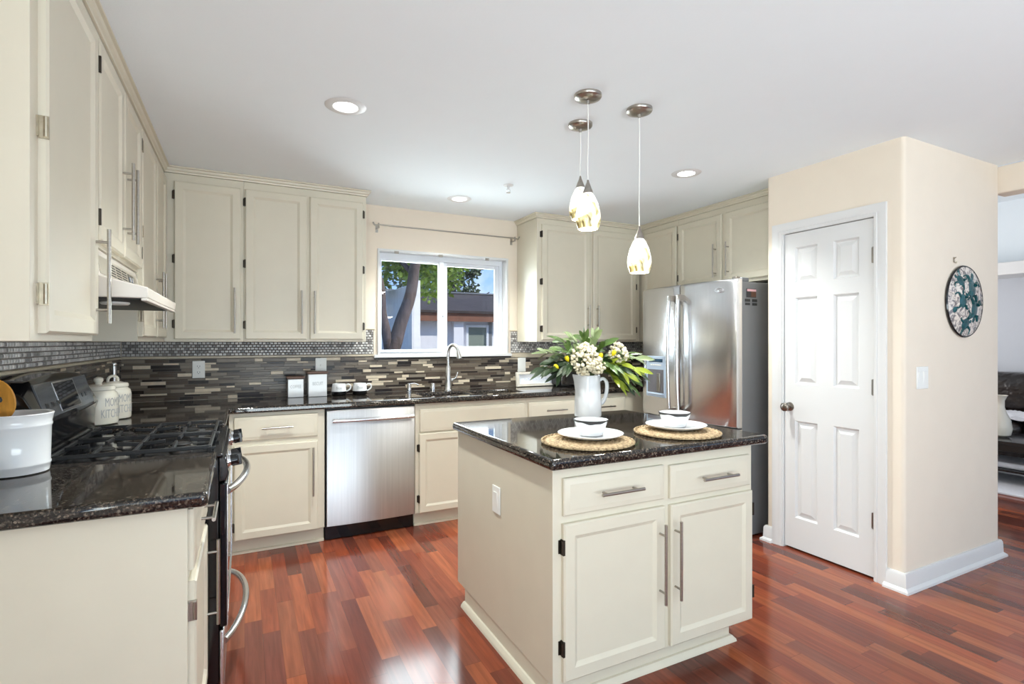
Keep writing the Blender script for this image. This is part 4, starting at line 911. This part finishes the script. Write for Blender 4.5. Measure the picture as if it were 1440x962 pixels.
for x in (-.11, -.075, -.04, -.005, .03, .065, .1): tube(bm, smoothpath([(x - .014, -.0068, .058), (x - .004, -.0068, .072), (x + .004, -.0068, .056), (x + .014, -.0068, .064)], 3), .0016, 5)
obj('lettering', bm, 'pale_blue', fs)
ts = thing('toaster', 'chrome toaster with black end behind the flowers on the back counter', 'toaster', (2.62, 4.02, cz))
bm = bmesh.new(); loft(bm, [[(-.125, y, .012), (.125, y, .012), (.125, y, .012 + .15 * hh), (.10, y, .012 + .17 * hh), (-.10, y, .012 + .17 * hh), (-.125, y, .012 + .15 * hh)] for y, hh in ((-.075, .9), (-.06, 1), (.06, 1), (.075, .9))]); obj('shell', bm, 'chrome', ts, bevel=.006)
bm = bmesh.new(); box(bm, -.14, -.1255, -.07, .07, .01, .16); box(bm, .1255, .14, -.07, .07, .01, .16); box(bm, -.13, .13, -.07, .07, 0, .0115); obj('end_cap', bm, 'black', ts, bevel=.005)
bm = bmesh.new(); box(bm, -.09, .09, -.04, -.012, .1825, .184); box(bm, -.09, .09, .012, .04, .1825, .184); obj('slot', bm, 'ink', ts, smooth=0)

# ---- island settings
def placemat(x, y, label):
    o = thing('placemat', label, 'placemat', (x, y, iz), 0, 'round woven placemats on the island')
    bm = bmesh.new(); pts = []; turns = 9; n = 40
    for i in range(turns * n + 1):
        a = 2 * pi * i / n; r = .012 + (.170 - .012) * i / (turns * n); pts.append((r * cos(a), r * sin(a), .0052 + .0012 * sin(a * 11.5)))
    tube(bm, pts, [.0105] * len(pts), 6)
    for v in bm.verts: v.co.z = .0006 + (v.co.z + .0055) * .62
    obj('weave', bm, 'woven', o, smooth=60)
    bm = bmesh.new(); m_ = 44
    for i in range(m_):
        a = 2 * pi * i / m_; b = a + .17; tube(bm, [(.168 * cos(a), .168 * sin(a), .004), (.185 * cos(a + .05), .185 * sin(a + .05), .010), (.184 * cos(b - .02), .184 * sin(b - .02), .008), (.168 * cos(b + .05), .168 * sin(b + .05), .004)], .0042, 6)
    obj('braided_edge', bm, 'woven', o, smooth=60)
def plate(x, y, label):
    bm = bmesh.new(); lathe(bm, [(.070, 0), (.078, .002), (.120, .013), (.132, .019), (.134, .0215), (.132, .0225), (.118, .017), (.076, .007), (.001, .006)], 48); return tag(obj('dinner_plate', bm, 'ceramic', loc=(x, y, iz + .0145)), label, 'plate', 'white plates on the placemats')
rb = random.Random(3)
def bowl(x, y, rz, label):
    o = thing('bowl', label, 'bowl', (x, y, iz + .0215), rz, 'white bowls with dark painted rims')
    bm = bmesh.new(); lathe(bm, [(.040, 0), (.048, .002), (.052, .012), (.062, .040), (.070, .062), (.071, .065), (.0685, .0655), (.066, .062), (.056, .036), (.044, .010), (.001, .007)], 48); obj('bowl_body', bm, 'ceramic', o)
    bm = bmesh.new(); n = 60; ph_ = rb.random() * 6; rings = []
    for i in range(n + 1):
        a = 2 * pi * i / n; dpt = .0085 + .0040 * sin(3 * a + ph_) + .0015 * sin(8 * a + 1)
        def prf(z): return .070 + (z - .062) * .36
        z0 = .0635 - max(.002, dpt); rings.append([((prf(z0) + .0006) * cos(a), (prf(z0) + .0006) * sin(a), z0), (.0718 * cos(a), .0718 * sin(a), .0652), (.0684 * cos(a), .0684 * sin(a), .0661)])
    loft(bm, rings, False, False, closed=False); obj('painted_rim', bm, 'ink', o, norm=True)
placemat(1.232, 1.752, 'round woven straw placemat at the left place setting'); plate(1.262, 1.775, 'white dinner plate at the left place setting'); bowl(1.275, 1.79, 0, 'white dark-rimmed bowl at the left place setting')
placemat(1.712, 1.752, 'round woven straw placemat at the right place setting'); plate(1.738, 1.785, 'white dinner plate at the right place setting'); bowl(1.745, 1.80, .8, 'white dark-rimmed bowl at the right place setting')
# pitcher
PXY = (1.665, 2.365)
pi_ = thing('pitcher', 'tall white ceramic pitcher holding the flowers on the island', 'pitcher', (PXY[0], PXY[1], iz), R(-27))
bm = bmesh.new(); prof = [(.064, 0), (.072, .004), (.0735, .012), (.0725, .07), (.069, .14), (.0665, .19), (.067, .222), (.0655, .226), (.0635, .222), (.0635, .19), (.066, .13), (.069, .06), (.066, .012), (.001, .010)]
rings = []
for k, (r, z) in enumerate(prof):
    q = []
    for i in range(40):
        a = 2 * pi * i / 40; e = 0
        if z > .15: e = (max(0, cos(a - pi)) ** 14) * .018 * ((z - .15) / .075)
        q.append(((r + e) * cos(a), (r + e) * sin(a), z + (e * .25)))
    rings.append(q)
loft(bm, rings); obj('jug', bm, 'ceramic', pi_)
bm = bmesh.new(); tube(bm, smoothpath([(.064, 0, .198), (.082, 0, .206), (.100, 0, .190), (.104, 0, .155), (.096, 0, .11), (.080, 0, .076), (.070, 0, .068)], 5), [.009] * 10 + [.0105] * 16 + [.009] * 5, 12); obj('handle', bm, 'ceramic', pi_)
# flowers
rf = random.Random(21)
RIGHT = Vector((cos(R(-YAW)), sin(R(-YAW)), 0)); FWD = Vector((sin(R(YAW)), cos(R(YAW)), 0))
def leaf(bm, base, d, ln, w, droop, up=Vector((0, 0, 1)), fold=.25):
    d = d.normalized(); s = d.cross(up)
    s = s.normalized() if s.length > .05 else Vector((1, 0, 0)); nrm = s.cross(d).normalized(); n = 7; L = []; C = []; Rt = []
    for i in range(n + 1):
        t = i / n; ww = w * (sin(pi * min(1, t * .93 + .05)) ** .75) * (1 - .25 * t); p = base + d * ln * t - Vector((0, 0, 1)) * droop * ln * t * t
        if i == n: ww = .0008
        C.append(bm.verts.new(p - nrm * .0)); L.append(bm.verts.new(p + s * ww + nrm * ww * fold)); Rt.append(bm.verts.new(p - s * ww + nrm * ww * fold))
    for i in range(n): bm.faces.new((L[i], C[i], C[i + 1], L[i + 1])); bm.faces.new((C[i], Rt[i], Rt[i + 1], C[i + 1]))
mouth = Vector((PXY[0], PXY[1], iz + .22))
def branch(tip_r, tip_z, tip_f, m, label, nl=8, ln=.085, w=.018, seed=0, root=None):
    q = random.Random(seed); base = mouth + RIGHT * (tip_r * .1) + FWD * (tip_f * .12); low = mouth + Vector((0, 0, -.15)) + RIGHT * (-tip_r * .05)
    tip = mouth + RIGHT * tip_r + FWD * tip_f + Vector((0, 0, tip_z)); mid = base.lerp(tip, .5) + Vector((0, 0, .045))
    o = thing('leafy_branch', label, 'branch', tuple(low), 0, 'leafy branches in the white pitcher')
    P = smoothpath([low, base, mid, tip], 6); rel = [p - low for p in P]
    bm = bmesh.new(); tube(bm, rel, [.003 - .0018 * i / len(rel) for i in range(len(rel))], 6); obj('stem', bm, 'stem', o)
    bm = bmesh.new()
    for i in range(nl):
        t = .52 + .48 * i / (nl - 1); k = int(t * (len(rel) - 1)); p = rel[k]; dd = (rel[min(k + 1, len(rel) - 1)] - rel[max(k - 1, 0)]).normalized()
        sd_ = dd.cross(Vector((0, 0, 1))).normalized() * (1 if i % 2 else -1); out = dd * q.uniform(.5, 1.0) + sd_ * q.uniform(.3, .9) + Vector((0, 0, q.uniform(-.35, .55)))
        if i == nl - 1: out = dd
        leaf(bm, p, out, ln * q.uniform(.8, 1.2), w * q.uniform(.8, 1.2), q.uniform(.05, .35), up=Vector((q.uniform(-.5, .5), -.9 * FWD.y + q.uniform(-.3, .3), q.uniform(.4, 1))))
    for v in bm.verts:      # leaves stay outside the jug
        v.co.z = max(v.co.z, .152 if math.hypot(v.co.x, v.co.y) < .11 else v.co.z)
    obj('foliage', bm, m, o, smooth=60, norm=False); return o
BR = [(-.25, .045, -.02, 'leaf', 'dark leafy branch reaching farthest left over the pitcher'), (-.23, .125, .02, 'leaf4', 'pale leafy branch at the upper left of the bouquet'), (-.20, .04, -.06, 'leaf', 'dark leafy branch drooping low on the left of the bouquet'),
      (-.15, .19, .0, 'leaf2', 'mid green branch rising at the upper left of the bouquet'), (-.08, .20, .05, 'leaf4', 'sage branch rising left of the bouquet top'), (-.03, .20, -.02, 'leaf2', 'mid green branch at the top centre of the bouquet'),
      (.04, .215, .02, 'leaf4', 'pale sage branch forming the highest tip of the bouquet'), (.08, .165, -.03, 'leaf2', 'broad green branch above the pitcher right of the white blooms'), (.21, .12, .03, 'leaf2', 'mid green branch at the upper right of the bouquet'),
      (.26, .10, -.01, 'leaf4', 'pale branch reaching farthest right in the bouquet'), (.25, .045, -.04, 'leaf3', 'yellow green branch at the right of the bouquet'), (.22, .0, -.02, 'leaf2', 'green branch drooping at the lower right of the bouquet'),
      (.14, -.02, -.07, 'leaf3', 'yellow green branch hanging beside the pitcher handle'), (-.12, .06, -.09, 'leaf', 'dark branch in front at the left of the white blooms'), (.10, .07, -.08, 'leaf2', 'green branch in front at the right of the white blooms'),
      (-.04, .10, .10, 'leaf', 'dark branch at the back left of the bouquet'), (.12, .10, .10, 'leaf', 'dark branch at the back right of the bouquet'),
      (-.19, .085, -.05, 'leaf', 'dark branch left of centre, above the lowest left leaves'), (-.16, .02, -.03, 'leaf', 'dark branch hanging lowest at the left over the framed sign'), (-.13, .14, -.04, 'leaf2', 'broad mid green branch left of the cream blossoms'),
      (.16, .05, -.06, 'leaf', 'dark branch under the pale right cluster'), (.19, -.035, .02, 'leaf', 'dark branch hanging lowest at the right behind the pitcher handle'), (.02, .14, .04, 'leaf2', 'green branch behind the cream blossoms'),
      (.19, .02, -.08, 'leaf3', 'yellow green branch in front at the lower right of the bouquet'), (.22, -.05, -.04, 'leaf2', 'mid green branch hanging far down at the right of the jug'), (.27, .02, .03, 'leaf', 'dark branch reaching right toward the refrigerator'), (-.22, .035, .02, 'leaf2', 'mid green branch drooping at the far left')]
for i, (r_, z_, f_, m_, lb) in enumerate(BR): branch(r_, z_, f_, m_, lb, 10, .085, .0165, 100 + i)
def umbel(r_, z_, f_, rad, n, label, m='blossom', seed=1, zs=1):
    q = random.Random(seed); low = mouth + Vector((0, 0, -.14)); c = mouth + RIGHT * r_ + FWD * f_ + Vector((0, 0, z_)) - low
    o = thing('flower_cluster', label, 'flower', tuple(low), 0)
    bm = bmesh.new(); tube(bm, smoothpath([(0, 0, 0), (c.x * .1, c.y * .1, .14), tuple(c * .85 + Vector((0, 0, -.01)))], 5), .003, 6); obj('stem', bm, 'stem', o)
    bm = bmesh.new()
    for i in range(n):
        u = q.uniform(-1, 1); a = q.uniform(0, 2 * pi); rr_2 = math.sqrt(1 - u * u); p = c + Vector((rr_2 * cos(a), rr_2 * sin(a), u * zs)) * rad * q.uniform(.75, 1.0)
        s = q.uniform(.006, .0105); bmesh.ops.create_icosphere(bm, subdivisions=2, radius=s, matrix=Matrix.Translation(p))
    obj('blossoms', bm, m, o, smooth=80); return o
umbel(-.028, .095, -.085, .074, 210, 'large cluster of cream blossoms above the pitcher rim', seed=4, zs=1.15)
umbel(.035, .06, -.095, .045, 60, 'lower cluster of cream blossoms beside the largest one', seed=8)
umbel(.165, .125, -.01, .054, 80, 'pale cream cluster at the right of the bouquet', seed=5)
for i, (r_, z_, f_, lb) in enumerate(((-.17, .045, -.08, 'yellow bud at the lower left of the bouquet'), (-.115, .085, -.07, 'yellow bud left of the cream blossoms'), (.055, .098, -.07, 'small yellow bud right of the cream blossoms'), (.125, .115, -.05, 'yellow bud beside the pale right cluster'))):
    low = mouth + Vector((0, 0, -.14)); c = mouth + RIGHT * r_ + FWD * f_ + Vector((0, 0, z_)) - low; o = thing('flower_bud', lb, 'flower', tuple(low))
    bm = bmesh.new(); tube(bm, smoothpath([(0, 0, 0), (c.x * .1, c.y * .1, .14), tuple(c)], 5), .0022, 6); obj('stem', bm, 'stem', o)
    bm = bmesh.new(); d = c.normalized(); lathe(bm, [(.003, -.004), (.010, .006), (.0125, .016), (.009, .027), (.001, .032)], 12); obj('petals', bm, 'bud', o, loc=tuple(c), rot=tuple(d.to_track_quat('Z', 'Y').to_euler()))

# ================================================================== living room
bm = bmesh.new(); box(bm, 5.79, 7.98, -.6, 4.0, .0005, .022); tag(obj('rug', bm, 'rug', bevel=.008), 'pale shag rug on the living room floor', 'rug')
so_ = thing('sofa', 'dark brown leather sofa against the grey living room wall', 'sofa', (7.5, 2.4, .022))
def cushion(name, x0, x1, y0, y1, z0, z1, puff=.05, m='leather'):
    bm = bmesh.new(); box(bm, x0, x1, y0, y1, z0, z1); o = obj(name, bm, m, so_, bevel=puff, seg=5, smooth=60); return o
cushion('base', -.48, .44, -1.05, 1.15, .05, .27, .03); cushion('arm', -.46, .44, 1.155, 1.42, .05, .64, .09); cushion('arm', -.46, .44, -1.32, -1.055, .05, .64, .09)
for y0, y1 in ((-1.05, -.01), (.01, 1.15)): cushion('seat_cushion', -.52, .12, y0, y1, .275, .47, .07); cushion('back_cushion', -.06, .40, y0, y1, .48, .95, .17)
for x in (-.4, .36):
    for y in (-1.2, 1.3): bxo('foot', 'darkwood', so_, x - .03, x + .03, y - .03, y + .03, 0, .049)
tag(obj('throw_blanket', (lambda b: (loft(b, [[(6.99 + .045 * k, 2.30 + .5 * j / 10, .515 + .008 * sin(j * 2 + k * 1.3) + (.0 if k else -.0)) for j in range(11)] + [(6.99 + .045 * k, 2.80 - .5 * j / 10, .545 + .012 * sin(j * 2 + k * 1.7) + .035 * sin(pi * k / 10)) for j in range(11)] for k in range(11)]), b)[1])(bmesh.new()), 'throw', smooth=60), 'pale folded throw on the seat of the leather sofa', 'throw')
tb_ = thing('coffee_table', 'black lacquered coffee table with lower shelf on the pale rug', 'coffee table', (6.42, 2.25, .022))
bxo('top', 'darkwood', tb_, -.34, .34, -.6, .6, .365, .395, bevel=.006); bxo('shelf', 'darkwood', tb_, -.28, .28, -.54, .54, .11, .13, bevel=.004); bxo('apron', 'darkwood', tb_, -.30, .30, -.55, .55, .30, .3645, bevel=.003)
for x in (-.30, .30):
    for y in (-.55, .55): bxo('leg', 'darkwood', tb_, x - .03, x + .03, y - .03, y + .03, 0, .3645, bevel=.003)
tag(bxo('cloth_stack', 'throw', None, 6.2, 6.62, 1.9, 2.6, .1535, .205, bevel=.02, seg=4), 'folded silvery cloth on the lower shelf of the black coffee table', 'cloth')
bm = bmesh.new(); lathe(bm, [(.045, 0), (.075, .02), (.088, .08), (.075, .16), (.045, .23), (.032, .28), (.032, .34), (.05, .385), (.056, .39), (.05, .388), (.028, .34), (.028, .28), (.001, .20)], 32); tag(obj('vase', bm, 'ivory', loc=(6.36, 2.34, .4178)), 'pale bottle-shaped vase on the black coffee table', 'vase')

# ================================================================== outside the window
bm = bmesh.new(); box(bm, -14, 26, 4.36, 30, -.25, -.12); struct('ground', bm, 'earth', 'dry garden ground outside the window', 'ground', smooth=0)
nh = thing('neighbour_house', 'white neighbouring house with dark shingle roof outside the window', 'house', (0, 10, -.12))
bxo('wall', 'stucco', nh, 2.75, 9.5, 0, 3.6, 0, 1.90, bevel=0)
bxo('wall_bay', 'stucco', nh, 3.72, 3.93, -.12, -.001, 0, 1.90, bevel=0)
bm = bmesh.new(); box(bm, 2.6, 9.7, -.20, -.13, 1.84, 2.0); obj('fascia', bm, 'fascia', nh)
bxo('soffit', 'fascia', nh, 2.7, 9.6, -.125, -.0, 1.90, 1.93, bevel=0)
bm = bmesh.new(); loft(bm, [[(x, -.24, 2.001), (x, -.24, 2.05), (x, 3.0, 2.70), (x, 6.5, 2.04), (x, 6.5, 1.99), (x, 3.0, 2.62)] for x in (2.55, 9.8)]); obj('roof', bm, 'roof', nh, smooth=0)
bm = bmesh.new(); box(bm, 2.55, 9.8, 2.9, 3.1, 2.69, 2.735); obj('ridge_cap', bm, 'steel_side', nh, bevel=.01)
wf = obj('window', frame_bm(4.02, 4.52, .60, 1.78, -.04, -.001, .05), 'vinyl', nh, bevel=.004)
bm = bmesh.new(); box(bm, 4.07, 4.47, -.012, -.003, .65, 1.73); obj('pane', bm, 'blind', wf, smooth=0); bxo('meeting_rail', 'vinyl', wf, 4.07, 4.47, -.035, -.012, 1.27, 1.31)
bxo('window_trim', 'steel_side', nh, 4.525, 4.60, -.03, -.001, .55, 1.85, bevel=0); bxo('window_head', 'steel_side', nh, 3.96, 4.60, -.03, -.001, 1.852, 1.90, bevel=0)
# side fence of white boards
fn = thing('garden_fence', 'white vertical board fence running back at the left of the window view', 'fence', (1.71, 5.9, -.12))
bm = bmesh.new(); y = 0
while y < 1.35: box(bm, 0, .02, y, y + .14, 0, 2.10); y += .146
obj('boards', bm, 'stucco', fn, bevel=.003)
for y in (.0, 1.3): bxo('post', 'stucco', fn, .021, .10, y, y + .09, 0, 2.14)
for z in (.5, 1.7): bxo('rail', 'stucco', fn, .021, .06, .091, 1.299, z, z + .08)
sh_ = thing('garden_shed', 'dark shed with ochre roof behind the fence, left edge of the window view', 'shed', (1.35, 7.6, -.12))
bxo('wall', 'bark', sh_, -.9, .36, 0, 1.2, 0, 1.95, bevel=0); bm = bmesh.new(); loft(bm, [[(x, -.1, 1.951), (x, .6, 2.25), (x, 1.3, 1.951)] for x in (-1.0, .42)]); obj('roof', bm, 'copper', sh_, smooth=0)
def canopy(bm, cs, n, size, q):
    for c, r in cs:
        c = Vector(c)
        for i in range(int(n)):
            v = Vector((q.gauss(0, 1), q.gauss(0, 1), q.gauss(0, 1))); p = c + v.normalized() * r * q.random() ** .4
            d = Vector((q.uniform(-1, 1), q.uniform(-1, 1), q.uniform(-.8, .3))).normalized(); s = d.cross(Vector((q.uniform(-1, 1), q.uniform(-1, 1), q.uniform(-1, 1)))).normalized(); L = size * q.uniform(.7, 1.3); w = L * .3
            bm.faces.new([bm.verts.new(x) for x in (p, p + d * L * .5 + s * w, p + d * L, p + d * L * .5 - s * w)])
qt = random.Random(11)
tr = thing('garden_tree', 'near tree with forked grey trunk and bright leaves outside the window', 'tree', (1.40, 5.6, -.12))
bm = bmesh.new(); tube(bm, smoothpath([(0, 0, 0), (-.0, 0, .7), (.0, 0, 1.25), (.05, 0, 1.45), (.11, 0, 1.66), (.21, 0, 1.95), (.27, .0, 2.35), (.42, .1, 2.9), (.6, .2, 3.5)], 4), [.095 - .0016 * i for i in range(33)], 12)
tube(bm, smoothpath([(-.01, 0, .9), (-.02, 0, 1.30), (-.06, 0, 1.55), (-.10, 0, 1.75), (-.12, 0, 2.05), (-.25, .1, 2.6), (-.4, .2, 3.3)], 4), [.06 - .0012 * i for i in range(25)], 10)
tube(bm, smoothpath([(.25, 0, 2.15), (.10, .3, 2.45), (-.2, .5, 2.9)], 4), [.03] * 5 + [.02] * 4, 8); tube(bm, smoothpath([(.27, 0, 2.3), (.55, .2, 2.5), (.8, .4, 3.0)], 4), [.025] * 5 + [.015] * 4, 8); obj('trunk', bm, 'bark', tr)
bm = bmesh.new(); canopy(bm, [((-.05, 1.2, 2.42), .45), ((.3, .8, 2.55), .35), ((.75, 1.0, 2.42), .42), ((1.0, 1.6, 2.5), .5), ((-.4, 1.4, 2.35), .4), ((-.5, 1.0, 2.8), .5), ((.4, .3, 3.1), .7), ((1.1, .6, 2.9), .5), ((-.3, .2, 3.3), .7)], 720, .085, qt); obj('foliage', bm, 'foliage', tr, smooth=0, norm=False)
tr2 = thing('background_tree', 'dark tree rising behind the dark shingle roof outside the window', 'tree', (7.1, 19.0, -.12))
bm = bmesh.new(); tube(bm, smoothpath([(0, 0, 0), (.1, 0, 2), (0, 0, 3.5), (.3, 0, 5)], 4), [.22 - .01 * i for i in range(13)], 10)
for k in range(7): a = k * .9; tube(bm, smoothpath([(.05, 0, 2.6 + .2 * k), (.05 + .8 * cos(a), .6 * sin(a), 3.0 + .25 * k), (.05 + 1.5 * cos(a), 1.0 * sin(a), 3.4 + .2 * k)], 3), [.07, .06, .05, .04, .03, .025, .02], 6)
obj('trunk', bm, 'bark', tr2)
bm = bmesh.new(); canopy(bm, [((-.9, 0, 3.6), .8), ((-.2, 0, 3.9), .75), ((.5, 0, 3.6), .55), ((.8, .2, 3.2), .4), ((-1.7, 0, 3.5), .9), ((-2.6, 0, 3.9), 1.0), ((-.4, 0, 4.7), .9), ((.8, 0, 4.3), .4), ((-1.6, 0, 4.6), .9)], 260, .17, qt); obj('foliage', bm, 'foliage_dark', tr2, smooth=0, norm=False)
